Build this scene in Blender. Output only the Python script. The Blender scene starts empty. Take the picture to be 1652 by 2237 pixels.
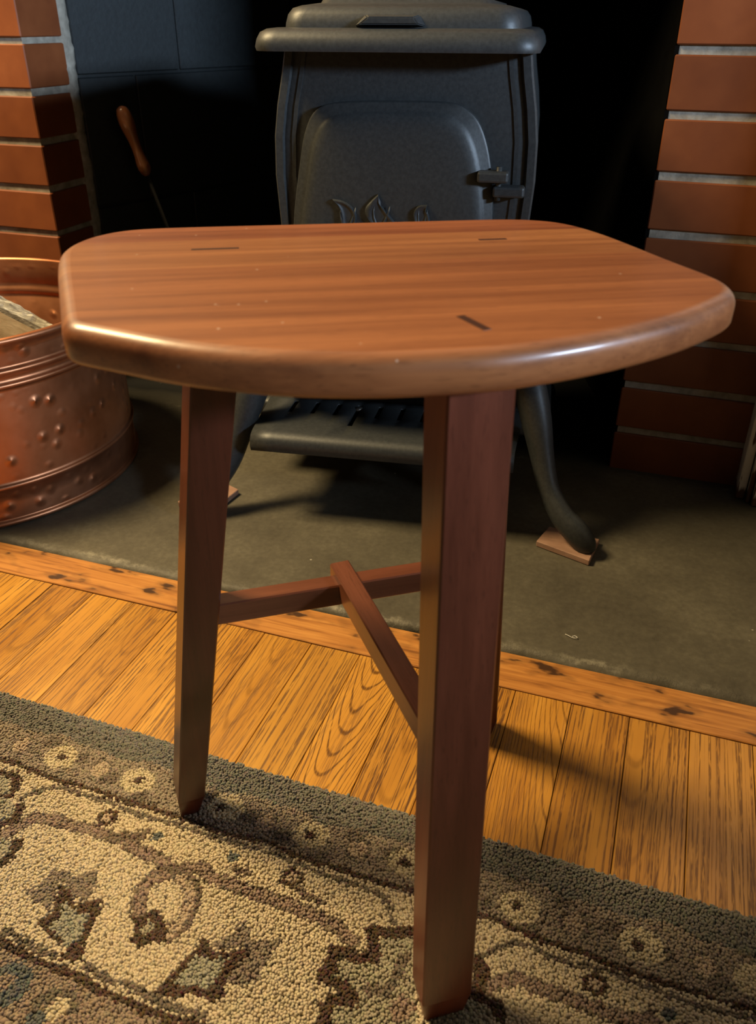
import bpy, bmesh, math, random
import numpy as np
from mathutils import Vector, Matrix

random.seed(7)
rng = np.random.default_rng(7)
scene = bpy.context.scene
COL = scene.collection
PI = math.pi

# ------------------------------------------------------------------ camera
CAM_H = 0.57
PITCH, YAW, ROLL = math.radians(30.5), math.radians(19.0), math.radians(0.2)
fwd = Vector((-math.sin(YAW) * math.cos(PITCH), math.cos(YAW) * math.cos(PITCH), -math.sin(PITCH)))
rt = Vector((math.cos(YAW), math.sin(YAW), 0))
up = rt.cross(fwd)
rt2 = rt * math.cos(ROLL) + up * math.sin(ROLL)
up2 = up * math.cos(ROLL) - rt * math.sin(ROLL)
cam_data = bpy.data.cameras.new('camera')
cam = bpy.data.objects.new('camera', cam_data)
COL.objects.link(cam)
m = Matrix((rt2, up2, -fwd)).transposed().to_4x4()
m.translation = Vector((0, 0, CAM_H))
cam.matrix_world = m
cam_data.sensor_fit = 'HORIZONTAL'
cam_data.sensor_width = 36.0
cam_data.lens = 1830.0 / 1652.0 * 36.0
cam_data.clip_start = 0.02
cam_data.dof.use_dof = True
cam_data.dof.focus_distance = 0.80
cam_data.dof.aperture_fstop = 16.0
scene.camera = cam

# ------------------------------------------------------------------ world and room lights
world = bpy.data.worlds.new('world')
scene.world = world
world.use_nodes = True
bg = world.node_tree.nodes['Background']
bg.inputs[0].default_value = (1.0, 0.84, 0.68, 1)
bg.inputs[1].default_value = 0.052


def area(name, loc, target, sx, sy, power, color, spread=PI):
    d = bpy.data.lights.new(name, 'AREA')
    d.shape = 'RECTANGLE'
    d.size, d.size_y = sx, sy
    d.energy = power
    d.color = color
    d.spread = spread
    o = bpy.data.objects.new(name, d)
    COL.objects.link(o)
    o.location = loc
    o.rotation_euler = (Vector(target) - Vector(loc)).to_track_quat('-Z', 'Y').to_euler()
    return o


# warm lamp hanging high on the left, in front of the fireplace wall
area('warm_lamp', (-1.28, 0.60, 1.58), (-0.75, 0.55, 0.0), 0.44, 0.40, 76, (1.0, 0.73, 0.38))
# cool daylight from the right, cut off low down by an added wall and sill
area('window_daylight', (2.05, 0.08, 1.045), (-0.3, 0.85, 0.42), 0.44, 0.24, 150.0, (0.62, 0.78, 1.0))

scene.view_settings.view_transform = 'Standard'
scene.view_settings.look = 'None'
scene.view_settings.exposure = -0.38
scene.view_settings.gamma = 1.0
scene.view_settings.use_curve_mapping = False


# ------------------------------------------------------------------ helpers
def tag(o, label=None, cat=None, group=None, kind=None):
    if label: o['label'] = label
    if cat: o['category'] = cat
    if group: o['group'] = group
    if kind: o['kind'] = kind
    return o


def empty(name, loc=(0, 0, 0), rz=0.0, parent=None):
    o = bpy.data.objects.new(name, None)
    COL.objects.link(o)
    o.empty_display_size = 0.05
    o.location = loc
    o.rotation_euler = (0, 0, rz)
    if parent: o.parent = parent
    return o


def link_mesh(name, me, mat=None, parent=None, loc=None, rot=None):
    o = bpy.data.objects.new(name, me)
    COL.objects.link(o)
    if mat is not None and len(me.materials) == 0:
        me.materials.append(mat)
    if parent: o.parent = parent
    if loc: o.location = loc
    if rot: o.rotation_euler = rot
    return o


def smooth(me, on=True):
    me.polygons.foreach_set('use_smooth', [on] * len(me.polygons))
    me.update()


def pymesh(name, v, f, sm=False):
    me = bpy.data.meshes.new(name)
    me.from_pydata([tuple(p) for p in v], [], f)
    me.validate()
    me.update()
    bm = bmesh.new(); bm.from_mesh(me)
    bmesh.ops.recalc_face_normals(bm, faces=bm.faces)
    bm.to_mesh(me); bm.free()
    if sm: smooth(me)
    return me


def bm_mesh(name, bm, sm=False):
    bmesh.ops.recalc_face_normals(bm, faces=bm.faces)
    me = bpy.data.meshes.new(name)
    bm.to_mesh(me); bm.free()
    if sm: smooth(me)
    return me


def sharp_smooth(me, deg=40):
    """smooth faces, hard edges above an angle"""
    smooth(me)
    bm = bmesh.new(); bm.from_mesh(me)
    for e in bm.edges:
        if len(e.link_faces) == 2 and e.calc_face_angle(0) > math.radians(deg):
            e.smooth = False
    bm.to_mesh(me); bm.free()
    return me


def bm_box(bm, x0, x1, y0, y1, z0, z1):
    r = bmesh.ops.create_cube(bm, size=1.0)
    for v in r['verts']:
        v.co = Vector(((x0 + x1) / 2 + v.co.x * (x1 - x0), (y0 + y1) / 2 + v.co.y * (y1 - y0), (z0 + z1) / 2 + v.co.z * (z1 - z0)))
    return r['verts']


def box_mesh(name, x0, x1, y0, y1, z0, z1, bev=0.0, seg=1):
    bm = bmesh.new()
    bm_box(bm, x0, x1, y0, y1, z0, z1)
    if bev > 0:
        bmesh.ops.bevel(bm, geom=list(bm.edges), offset=bev, segments=seg, affect='EDGES', profile=0.5)
    return bm_mesh(name, bm, False)


def loft(rings, closed_ring=True, cap0=True, cap1=True, sm=False, name='loft'):
    n = len(rings[0])
    v = [p for r in rings for p in r]
    f = []
    for i in range(len(rings) - 1):
        for j in range(n if closed_ring else n - 1):
            k = (j + 1) % n
            f.append((i * n + j, i * n + k, (i + 1) * n + k, (i + 1) * n + j))
    if cap0: f.append(tuple(range(n)))
    if cap1: f.append(tuple((len(rings) - 1) * n + j for j in range(n)))
    return pymesh(name, v, f, sm)


def lathe(profile, n=96, name='lathe', cap0=False, cap1=False, sm=True):
    rings = [[(r * math.cos(2 * PI * j / n), r * math.sin(2 * PI * j / n), z) for j in range(n)] for r, z in profile]
    return loft(rings, True, cap0, cap1, sm, name)


def catmull(pts, per=6):
    P = [Vector(p) for p in pts]
    P = [P[0] * 2 - P[1]] + P + [P[-1] * 2 - P[-2]]
    out = []
    for i in range(1, len(P) - 2):
        for s in range(per):
            t = s / per
            a, b, c_, d = P[i - 1], P[i], P[i + 1], P[i + 2]
            out.append(0.5 * ((2 * b) + (c_ - a) * t + (2 * a - 5 * b + 4 * c_ - d) * t * t + (3 * b - a - 3 * c_ + d) * t ** 3))
    out.append(P[-2])
    return out


def sweep(path, radii, n=16, name='sweep', cap=True, squash=1.0, sm=True):
    """circle (optionally squashed) swept along a path"""
    P = [Vector(p) for p in path]
    rings = []
    prev = None
    for i, p in enumerate(P):
        t = (P[min(i + 1, len(P) - 1)] - P[max(i - 1, 0)]).normalized()
        if prev is None:
            a = Vector((0, 0, 1)) if abs(t.z) < 0.9 else Vector((0, 1, 0))
            nrm = (a - t * a.dot(t)).normalized()
        else:
            nrm = (prev - t * prev.dot(t)).normalized()
        prev = nrm
        b = t.cross(nrm)
        r = radii[i] if hasattr(radii, '__len__') else radii
        rings.append([p + nrm * r * math.cos(2 * PI * j / n) + b * r * squash * math.sin(2 * PI * j / n) for j in range(n)])
    return loft(rings, True, cap, cap, sm, name)


def extrude_poly(pts, y0, y1, name='plate'):
    """polygon in (x,z), extruded along y"""
    n = len(pts)
    v = [(x, y0, z) for x, z in pts] + [(x, y1, z) for x, z in pts]
    f = [tuple(range(n)), tuple(range(n, 2 * n))] + [(i, (i + 1) % n, n + (i + 1) % n, n + i) for i in range(n)]
    return pymesh(name, v, f)


# ------------------------------------------------------------------ materials
def new_mat(name):
    mt = bpy.data.materials.new(name)
    mt.use_nodes = True
    nt = mt.node_tree
    return mt, nt, nt.nodes['Principled BSDF']


class NB:
    """tiny node builder"""
    def __init__(s, nt): s.nt = nt
    def n(s, t, **kw):
        nd = s.nt.nodes.new(t)
        for k, v in kw.items(): setattr(nd, k, v)
        return nd
    def put(s, sock, v):
        if hasattr(v, 'is_output') or isinstance(v, bpy.types.NodeSocket): s.nt.links.new(v, sock)
        elif isinstance(v, (tuple, list)) and len(v) == 3 and sock.type == 'RGBA': sock.default_value = (*v, 1)
        else: sock.default_value = v
    def coord(s, kind='Object'): return s.n('ShaderNodeTexCoord').outputs[kind]
    def mapping(s, vec, scale=(1, 1, 1), loc=(0, 0, 0), rot=(0, 0, 0)):
        m_ = s.n('ShaderNodeMapping'); s.put(m_.inputs[0], vec)
        m_.inputs[1].default_value = loc; m_.inputs[2].default_value = rot; m_.inputs[3].default_value = scale
        return m_.outputs[0]
    def noise(s, vec, scale=5, detail=3, rough=0.5, dist=0.0):
        n_ = s.n('ShaderNodeTexNoise'); s.put(n_.inputs['Vector'], vec)
        n_.inputs['Scale'].default_value = scale; n_.inputs['Detail'].default_value = detail
        n_.inputs['Roughness'].default_value = rough; n_.inputs['Distortion'].default_value = dist
        return n_.outputs['Fac']
    def voronoi(s, vec, scale=5, feature='F1', rnd=1.0, out='Distance'):
        n_ = s.n('ShaderNodeTexVoronoi', feature=feature); s.put(n_.inputs['Vector'], vec)
        n_.inputs['Scale'].default_value = scale; n_.inputs['Randomness'].default_value = rnd
        return n_.outputs[out]
    def math(s, op, a, b=0.0, c=None, clamp=False):
        m_ = s.n('ShaderNodeMath', operation=op, use_clamp=clamp); s.put(m_.inputs[0], a); s.put(m_.inputs[1], b)
        if c is not None: s.put(m_.inputs[2], c)
        return m_.outputs[0]
    def ramp(s, fac, stops, interp='LINEAR'):
        r = s.n('ShaderNodeValToRGB'); s.put(r.inputs[0], fac)
        cr = r.color_ramp; cr.interpolation = interp
        while len(cr.elements) < len(stops): cr.elements.new(0.5)
        for e, (p, c_) in zip(cr.elements, stops):
            e.position = p; e.color = (*c_, 1) if len(c_) == 3 else c_
        return r.outputs[0]
    def step(s, fac, lo, hi):
        m_ = s.n('ShaderNodeMapRange', clamp=True); s.put(m_.inputs[0], fac)
        m_.inputs[1].default_value = lo; m_.inputs[2].default_value = hi
        return m_.outputs[0]
    def mix(s, fac, a, b, mode='MIX'):
        m_ = s.n('ShaderNodeMix', data_type='RGBA', blend_type=mode)
        s.put(m_.inputs[0], fac); s.put(m_.inputs[6], a); s.put(m_.inputs[7], b)
        return m_.outputs[2]
    def bump(s, h, strength=0.3, dist=0.002, normal=None):
        b = s.n('ShaderNodeBump'); s.put(b.inputs['Height'], h)
        b.inputs['Strength'].default_value = strength; b.inputs['Distance'].default_value = dist
        if normal is not None: s.put(b.inputs['Normal'], normal)
        return b.outputs[0]
    def obj_rand(s): return s.n('ShaderNodeObjectInfo').outputs['Random']
    def obj_color(s): return s.n('ShaderNodeObjectInfo').outputs['Color']
    def obj_attr(s, name): return s.n('ShaderNodeAttribute', attribute_type='OBJECT', attribute_name=name).outputs['Fac']
    def sep(s, vec):
        x = s.n('ShaderNodeSeparateXYZ'); s.put(x.inputs[0], vec); return x.outputs
    def comb(s, x, y, z):
        c_ = s.n('ShaderNodeCombineXYZ'); s.put(c_.inputs[0], x); s.put(c_.inputs[1], y); s.put(c_.inputs[2], z); return c_.outputs[0]


def setp(b, nb, **kw):
    names = {'color': 'Base Color', 'rough': 'Roughness', 'metal': 'Metallic', 'normal': 'Normal', 'spec': 'Specular IOR Level', 'coat': 'Coat Weight', 'coatr': 'Coat Roughness'}
    for k, v in kw.items(): nb.put(b.inputs[names[k]], v)


M = {}


def mat_red_wood(name, light, dark, axis, rough=0.3, coat=0.35, streak=1.0):
    """mahogany-like wood; grain runs along the given local axis"""
    mt, nt, b = new_mat(name); nb = NB(nt)
    co = nb.coord()
    off = nb.comb(nb.math('MULTIPLY', nb.obj_rand(), 7.0), nb.math('MULTIPLY', nb.obj_rand(), 3.0), nb.math('MULTIPLY', nb.obj_rand(), 5.0))
    va = nb.n('ShaderNodeVectorMath', operation='ADD'); nb.put(va.inputs[0], co); nb.put(va.inputs[1], off)
    co = va.outputs[0]
    sc = [1, 1, 1]; sc[axis] = 0.045
    st = nb.mapping(co, scale=tuple(sc))
    band = nb.noise(st, 48 * streak, 4, 0.55, 0.25)
    sc2 = [1, 1, 1]; sc2[axis] = 0.02
    fine = nb.noise(nb.mapping(co, scale=tuple(sc2)), 420, 3, 0.6)
    sc3 = [1, 1, 1]; sc3[axis] = 0.09
    pores = nb.noise(nb.mapping(co, scale=tuple(sc3)), 900, 1, 0.5)
    f = nb.math('ADD', nb.math('MULTIPLY', band, 0.75), nb.math('MULTIPLY', fine, 0.25))
    col = nb.ramp(f, [(0.30, dark), (0.50, tuple((a + c_) / 2 for a, c_ in zip(light, dark))), (0.66, light)])
    pm = nb.step(pores, 0.62, 0.72)
    col = nb.mix(nb.math('MULTIPLY', pm, 0.35), col, tuple(0.45 * c_ for c_ in dark))
    if name == 'seat_wood':      # settled dust
        du = nb.math('MULTIPLY', nb.step(nb.voronoi(co, 85), 0.075, 0.045), nb.step(nb.noise(co, 31, 1), 0.52, 0.56))
        col = nb.mix(nb.math('MULTIPLY', du, 0.55), col, (0.62, 0.52, 0.40))
    col = nb.mix(1.0, col, nb.obj_color(), 'MULTIPLY')
    setp(b, nb, color=col, rough=rough, coat=coat, coatr=0.16, spec=0.4, normal=nb.bump(nb.math('ADD', fine, nb.math('MULTIPLY', pores, 0.5)), 0.06, 0.001))
    M[name] = mt
    return mt


mat_red_wood('seat_wood', (0.315, 0.122, 0.044), (0.120, 0.036, 0.0125), 0, rough=0.42, coat=0.28)
mat_red_wood('leg_wood', (0.125, 0.038, 0.019), (0.062, 0.016, 0.0075), 2, rough=0.34, coat=0.2, streak=1.6)
mat_red_wood('stretcher_wood', (0.15, 0.048, 0.022), (0.078, 0.022, 0.009), 0, rough=0.34, coat=0.2, streak=1.6)
mat_red_wood('wedge_wood', (0.05, 0.016, 0.008), (0.025, 0.008, 0.004), 0, rough=0.45, coat=0.1)


def mat_oak(name, along_x=False):
    mt, nt, b = new_mat(name); nb = NB(nt)
    co = nb.coord()
    r = nb.obj_rand()
    xyz = nb.sep(co)
    X, Y = (xyz[1], xyz[0]) if along_x else (xyz[0], xyz[1])
    X2 = nb.math('ADD', X, nb.math('MULTIPLY', r, 13.0))
    Y2 = nb.math('ADD', Y, nb.math('MULTIPLY', r, 29.0))
    vec = nb.comb(X2, Y2, 0.0)
    warp = nb.noise(nb.mapping(vec, scale=(1, 0.25, 1)), 22, 2, 0.5)
    # straight growth rings, seen as long dashes
    wl = nb.math('ADD', X2, nb.math('MULTIPLY', warp, 0.0035))
    ring = nb.noise(nb.mapping(nb.comb(wl, Y2, 0.0), scale=(1, 0.010, 1)), 470, 1, 0.5)
    dash = nb.noise(nb.mapping(vec, scale=(1, 0.075, 1)), 640, 2, 0.6)
    lines = nb.math('MULTIPLY', nb.step(ring, 0.46, 0.60), nb.step(dash, 0.36, 0.52))
    # cathedral arches: f = y - A (x-x0)^2 + noise
    x0 = nb.obj_attr('arch_x')
    dx = nb.math('SUBTRACT', X, x0)
    par = nb.math('MULTIPLY', nb.math('MULTIPLY', dx, dx), nb.obj_attr('arch_a'))
    nz = nb.noise(nb.mapping(vec, scale=(1, 0.5, 1)), 26, 2, 0.5)
    ff = nb.math('ADD', nb.math('SUBTRACT', Y, par), nb.math('MULTIPLY', nz, 0.05))
    fr = nb.math('FRACT', nb.math('MULTIPLY', ff, nb.obj_attr('arch_f')))
    saw = nb.step(nb.math('ABSOLUTE', nb.math('SUBTRACT', fr, 0.5)), 0.15, 0.05)
    arch = nb.math('MULTIPLY', nb.math('MULTIPLY', saw, nb.obj_attr('arch')), nb.step(dash, 0.25, 0.5))
    tone = nb.noise(nb.mapping(vec, scale=(1, 0.12, 1)), 30, 3, 0.55)
    base = nb.ramp(tone, [(0.25, (0.36, 0.160, 0.026)), (0.55, (0.50, 0.250, 0.042)), (0.8, (0.60, 0.325, 0.062))])
    base = nb.mix(1.0, base, nb.obj_color(), 'MULTIPLY')
    dark = (0.085, 0.030, 0.006)
    col = nb.mix(nb.math('MULTIPLY', lines, nb.obj_attr('line')), base, dark)
    col = nb.mix(nb.math('MULTIPLY', arch, 0.85), col, dark)
    setp(b, nb, color=col, rough=nb.math('ADD', 0.30, nb.math('MULTIPLY', lines, 0.2)), coat=0.3, coatr=0.22, spec=0.4,
         normal=nb.bump(nb.math('MULTIPLY', lines, -1.0), 0.25, 0.0006))
    M[name] = mt
    return mt


mat_oak('oak')


def mat_border():
    mt, nt, b = new_mat('old_border_wood'); nb = NB(nt)
    co = nb.coord()
    f = nb.noise(nb.mapping(co, scale=(0.05, 1, 1)), 170, 4, 0.6, 0.5)
    col = nb.ramp(f, [(0.28, (0.17, 0.058, 0.012)), (0.45, (0.40, 0.165, 0.035)), (0.7, (0.54, 0.25, 0.06))])
    # knots, nail holes and charring, heavier towards the hearth
    y = nb.sep(co)[1]
    blot = nb.noise(nb.mapping(co, scale=(0.45, 1, 1)), 42, 3, 0.55)
    edge = nb.step(y, -0.02, 0.03)
    thr = nb.math('ADD', blot, nb.math('MULTIPLY', edge, 0.10))
    kn = nb.step(thr, 0.655, 0.70)
    col = nb.mix(kn, col, (0.010, 0.006, 0.003))
    brown = nb.step(thr, 0.55, 0.68)
    col = nb.mix(nb.math('MULTIPLY', brown, 0.5), col, (0.10, 0.04, 0.012))
    setp(b, nb, color=col, rough=0.42, coat=0.15, coatr=0.3, normal=nb.bump(nb.math('SUBTRACT', f, kn), 0.2, 0.001))
    M['border'] = mt


mat_border()


def simple(name, stops, scale=30, detail=4, rough=0.6, metal=0.0, bump=0.2, bd=0.001, stretch=(1, 1, 1), coat=0.0, rand=0.0, spec=0.5):
    mt, nt, b = new_mat(name); nb = NB(nt)
    co = nb.coord()
    if rand:
        off = nb.comb(nb.math('MULTIPLY', nb.obj_rand(), 11.0), nb.math('MULTIPLY', nb.obj_rand(), 5.0), 0.0)
        va = nb.n('ShaderNodeVectorMath', operation='ADD'); nb.put(va.inputs[0], co); nb.put(va.inputs[1], off); co = va.outputs[0]
    f = nb.noise(nb.mapping(co, scale=stretch), scale, detail, 0.6)
    col = nb.ramp(f, stops)
    if rand:
        k = nb.math('ADD', 1 - rand / 2, nb.math('MULTIPLY', nb.obj_rand(), rand))
        kk = nb.comb(k, k, k)
        col = nb.mix(1.0, col, kk, 'MULTIPLY')
    setp(b, nb, color=col, rough=rough, metal=metal, coat=coat, spec=spec)
    if bump: setp(b, nb, normal=nb.bump(f, bump, bd))
    M[name] = mt
    return mt


simple('brick', [(0.25, (0.120, 0.033, 0.0105)), (0.5, (0.152, 0.044, 0.0135)), (0.75, (0.185, 0.057, 0.0180))], 14, 4, 0.50, bump=0.05, rand=0.25, spec=0.35)
simple('mortar', [(0.3, (0.16, 0.145, 0.115)), (0.6, (0.29, 0.27, 0.22)), (0.8, (0.38, 0.36, 0.30))], 55, 5, 0.9, bump=0.5, bd=0.003)
simple('black_block', [(0.3, (0.005, 0.008, 0.009)), (0.7, (0.0095, 0.0145, 0.016))], 120, 4, 0.62, bump=0.35, bd=0.0012, rand=0.2)
simple('soot', [(0.3, (0.0015, 0.0015, 0.0015)), (0.7, (0.0025, 0.0025, 0.0025))], 40, 3, 1.0, bump=0.2, spec=0.05)
simple('cast_iron', [(0.3, (0.027, 0.031, 0.033)), (0.7, (0.042, 0.047, 0.049))], 260, 3, 0.48, metal=0.35, bump=0.14, bd=0.0006)
simple('iron_rod', [(0.3, (0.005, 0.005, 0.005)), (0.7, (0.009, 0.009, 0.009))], 120, 2, 0.7, metal=0.2, bump=0.1)
simple('steel_bolt', [(0.3, (0.18, 0.17, 0.15)), (0.7, (0.30, 0.28, 0.25))], 200, 2, 0.38, metal=0.9, bump=0.1)
simple('handle_wood', [(0.3, (0.16, 0.058, 0.022)), (0.7, (0.30, 0.115, 0.045))], 60, 3, 0.25, bump=0.05, stretch=(1, 1, 0.1), coat=0.6)
simple('pad_board', [(0.3, (0.21, 0.115, 0.075)), (0.7, (0.31, 0.185, 0.125))], 90, 4, 0.75, bump=0.3, stretch=(0.3, 1, 1))
simple('bark', [(0.3, (0.07, 0.062, 0.048)), (0.5, (0.20, 0.19, 0.155)), (0.66, (0.55, 0.54, 0.47))], 75, 5, 0.9, bump=0.9, bd=0.004, stretch=(0.35, 1, 1), rand=0.1)
simple('split_wood', [(0.25, (0.30, 0.23, 0.14)), (0.5, (0.52, 0.45, 0.32)), (0.75, (0.64, 0.58, 0.45))], 60, 4, 0.8, bump=0.4, bd=0.002, stretch=(0.12, 1, 1), rand=0.1)
simple('thread', [(0.4, (0.7, 0.68, 0.62)), (0.6, (0.8, 0.78, 0.72))], 300, 2, 0.9, bump=0.0)
simple('subfloor', [(0.4, (0.02, 0.012, 0.006)), (0.6, (0.03, 0.02, 0.01))], 30, 2, 0.9, bump=0.0)
simple('plaster', [(0.4, (0.45, 0.41, 0.34)), (0.6, (0.50, 0.46, 0.38))], 20, 3, 0.9, bump=0.05)


def mat_hearth():
    mt, nt, b = new_mat('hearth_stone'); nb = NB(nt)
    co = nb.coord()
    big = nb.noise(co, 7, 5, 0.6)
    fine = nb.noise(co, 160, 4, 0.65)
    col = nb.ramp(nb.math('ADD', nb.math('MULTIPLY', big, 0.65), nb.math('MULTIPLY', fine, 0.35)),
                  [(0.33, (0.046, 0.040, 0.027)), (0.52, (0.078, 0.070, 0.048)), (0.7, (0.125, 0.114, 0.080))])
    # pale scuffed cement along the front edge and the wall
    y = nb.sep(co)[1]
    rough_edge = nb.math('ADD', nb.step(nb.math('ABSOLUTE', nb.math('SUBTRACT', y, 0.697)), 0.022, 0.0), nb.math('MULTIPLY', nb.step(nb.math('ABSOLUTE', nb.math('SUBTRACT', y, 1.135)), 0.03, 0.0), 0.8))
    sc = nb.step(nb.math('MULTIPLY', rough_edge, nb.noise(co, 95, 4, 0.7)), 0.36, 0.60)
    col = nb.mix(nb.math('MULTIPLY', nb.math('MULTIPLY', sc, 0.65), nb.step(nb.noise(nb.mapping(co, scale=(1, 0.3, 1)), 9, 2), 0.42, 0.60)), col, (0.30, 0.28, 0.21))
    # soot on the part inside the firebox
    col = nb.mix(nb.step(nb.math('ADD', y, nb.math('MULTIPLY', big, 0.05)), 1.15, 1.21), col, (0.004, 0.004, 0.0035))
    # white specks
    sp = nb.step(nb.voronoi(co, 34), 0.055, 0.03)
    col = nb.mix(nb.math('MULTIPLY', sp, nb.step(nb.noise(co, 11, 2), 0.5, 0.62)), col, (0.55, 0.53, 0.45))
    setp(b, nb, color=col, rough=0.62, spec=0.4, normal=nb.bump(nb.math('ADD', nb.math('MULTIPLY', fine, 0.5), nb.math('MULTIPLY', sc, 0.6)), 0.35, 0.002))
    M['hearth'] = mt


mat_hearth()


def mat_copper():
    mt, nt, b = new_mat('hammered_copper'); nb = NB(nt)
    co = nb.coord()
    xyz = nb.sep(co)
    ang = nb.math('ARCTAN2', xyz[1], xyz[0])
    uv = nb.comb(nb.math('MULTIPLY', ang, 0.22), xyz[2], 0.0)
    d = nb.voronoi(uv, 48, 'F1', 0.7)
    dm = nb.step(d, 0.50, 0.0)
    z = xyz[2]
    # the hammering stops short of the beads
    zone = nb.math('MAXIMUM', nb.math('MULTIPLY', nb.step(z, 0.062, 0.072), nb.step(z, 0.178, 0.168)), nb.math('MULTIPLY', nb.step(z, 0.208, 0.214), nb.step(z, 0.236, 0.230)))
    zone = nb.math('MAXIMUM', zone, nb.math('MULTIPLY', nb.step(z, 0.010, 0.016), nb.step(z, 0.048, 0.040)))
    h = nb.math('MULTIPLY', nb.math('MULTIPLY', dm, dm), zone)
    t = nb.noise(co, 12, 4, 0.6)
    col = nb.ramp(t, [(0.3, (0.36, 0.140, 0.062)), (0.55, (0.50, 0.215, 0.105)), (0.8, (0.60, 0.29, 0.165))])
    setp(b, nb, color=col, metal=0.92, rough=nb.math('ADD', 0.34, nb.math('MULTIPLY', t, 0.14)), normal=nb.bump(h, 0.9, 0.0036))
    M['copper'] = mt


mat_copper()


def mat_peeling():
    mt, nt, b = new_mat('peeling_paint'); nb = NB(nt)
    co = nb.coord()
    z = nb.sep(co)[2]
    n1 = nb.noise(nb.mapping(co, scale=(1, 1, 0.08)), 160, 3, 0.6)
    low = nb.step(z, 0.16, 0.0)
    bare = nb.step(nb.math('ADD', n1, nb.math('MULTIPLY', low, 0.10)), 0.64, 0.67)
    foot = nb.step(nb.math('ADD', z, nb.math('MULTIPLY', n1, 0.02)), 0.030, 0.024)
    bare = nb.math('MAXIMUM', bare, foot)
    col = nb.mix(bare, (0.62, 0.58, 0.48), (0.085, 0.032, 0.014))
    setp(b, nb, color=col, rough=0.55, normal=nb.bump(nb.math('SUBTRACT', 1.0, bare), 0.5, 0.001))
    M['peeling'] = mt


mat_peeling()


def mat_rug():
    mt, nt, b = new_mat('rug_wool'); nb = NB(nt)
    a = nb.n('ShaderNodeAttribute', attribute_type='GEOMETRY', attribute_name='wool').outputs['Color']
    setp(b, nb, color=a, rough=0.95, spec=0.15)
    b.inputs['Sheen Weight'].default_value = 0.25
    b.inputs['Sheen Roughness'].default_value = 0.6
    M['wool'] = mt
    simple('rug_back', [(0.3, (0.10, 0.09, 0.075)), (0.7, (0.15, 0.135, 0.11))], 300, 3, 0.95, bump=0.4)


mat_rug()

# ================================================================== THE SETTING
# ---- oak strip floor
floor = link_mesh('floor', box_mesh('floor', -1.75, 1.40, -1.2, 0.70, -0.05, -0.012), M['subfloor'])
tag(floor, 'golden oak strip floor between the rug and the hearth', kind='structure')
PITCH_X = 0.0545
BOARD_L = 1.78
y_hi = 0.6325
board_me = box_mesh('board', -PITCH_X / 2 + 0.0003, PITCH_X / 2 - 0.0003, -BOARD_L / 2, BOARD_L / 2, -0.012, 0.0, 0.0005)
board_me.materials.append(M['oak'])
# arch settings for single boards, by board index (0 = the board right of the joint at x = 0.0355)
ARCH = {-5: dict(arch=1.0, arch_x=-0.004, arch_a=190.0, arch_f=34.0, line=0.45),
        -2: dict(arch=0.75, arch_x=0.040, arch_a=120.0, arch_f=26.0, line=0.35),
        -7: dict(arch=0.45, arch_x=0.000, arch_a=300.0, arch_f=20.0, line=0.55),
        -10: dict(arch=0.35, arch_x=0.012, arch_a=160.0, arch_f=22.0, line=0.7)}
TINT = {-1: (0.86, 0.80, 0.74), 0: (0.92, 0.88, 0.84), 1: (0.98, 0.96, 0.95), -2: (1.02, 0.98, 0.92), -3: (0.80, 0.72, 0.64), -4: (0.98, 0.93, 0.85),
        -5: (1.14, 1.12, 1.05), -6: (1.02, 1.03, 1.0), -7: (0.98, 0.94, 0.88), -8: (1.08, 1.06, 1.0), -9: (1.05, 1.02, 0.96), -10: (0.98, 0.95, 0.9), -11: (1.06, 1.04, 1.0), -12: (0.86, 0.80, 0.74), -13: (1.0, 0.98, 0.94)}
for k in range(-31, 24):
    b_ = bpy.data.objects.new('board', board_me)
    COL.objects.link(b_)
    b_.parent = floor
    dz = random.uniform(-0.0004, 0.0002)
    b_.location = (0.0355 + (k + 0.5) * PITCH_X, y_hi - BOARD_L / 2, dz)
    a = ARCH.get(k, dict(arch=0.0 if k % 4 else 0.4, arch_x=random.uniform(-0.02, 0.02), arch_a=180.0, arch_f=18.0, line=random.uniform(0.75, 0.95)))
    for key, v in a.items(): b_[key] = float(v)
    t = TINT.get(k, (random.uniform(0.9, 1.08),) * 3)
    b_.color = (*t, 1)
bo = link_mesh('border_board', box_mesh('border_board', -1.75, 1.40, -0.0262, 0.0262, -0.012, 0.001, 0.0008), M['border'], floor, (0, 0.6595, 0))

# ---- hearth slab: a worn cement slab with a ragged front edge
bm = bmesh.new()
xs = np.linspace(-1.75, 1.40, 420)
top_rows = [(0.0, -0.03), (0.0015, -0.006), (0.004, 0.000), (0.010, 0.0025), (0.022, 0.0022)]
ph = rng.uniform(0, 6.28, 12)


def rag(x):
    return sum(math.sin(x * f + ph[i]) * a for i, (f, a) in enumerate([(9, .0022), (23, .0014), (51, .0012), (97, .0010), (171, .0008), (310, .0006), (460, .0005)]))


grid = []
for (dy, z) in top_rows:
    row = []
    for i, x in enumerate(xs):
        amp = max(0.0, 1 - dy / 0.022)
        row.append(bm.verts.new((x, 0.6868 + dy + rag(x) * amp, z + (rng.normal() * 0.0005 if z > -0.004 else 0))))
    grid.append(row)
for yy in (0.73, 1.06, 1.76):
    grid.append([bm.verts.new((x, yy, 0.0020)) for x in xs])
for r0, r1 in zip(grid[:-1], grid[1:]):
    for i in range(len(xs) - 1):
        bm.faces.new((r0[i], r0[i + 1], r1[i + 1], r1[i]))
hearth = link_mesh('floor_hearth', bm_mesh('floor_hearth', bm, True), M['hearth'])
tag(hearth, 'worn grey green cement hearth slab under the iron stove', kind='structure')

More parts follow.
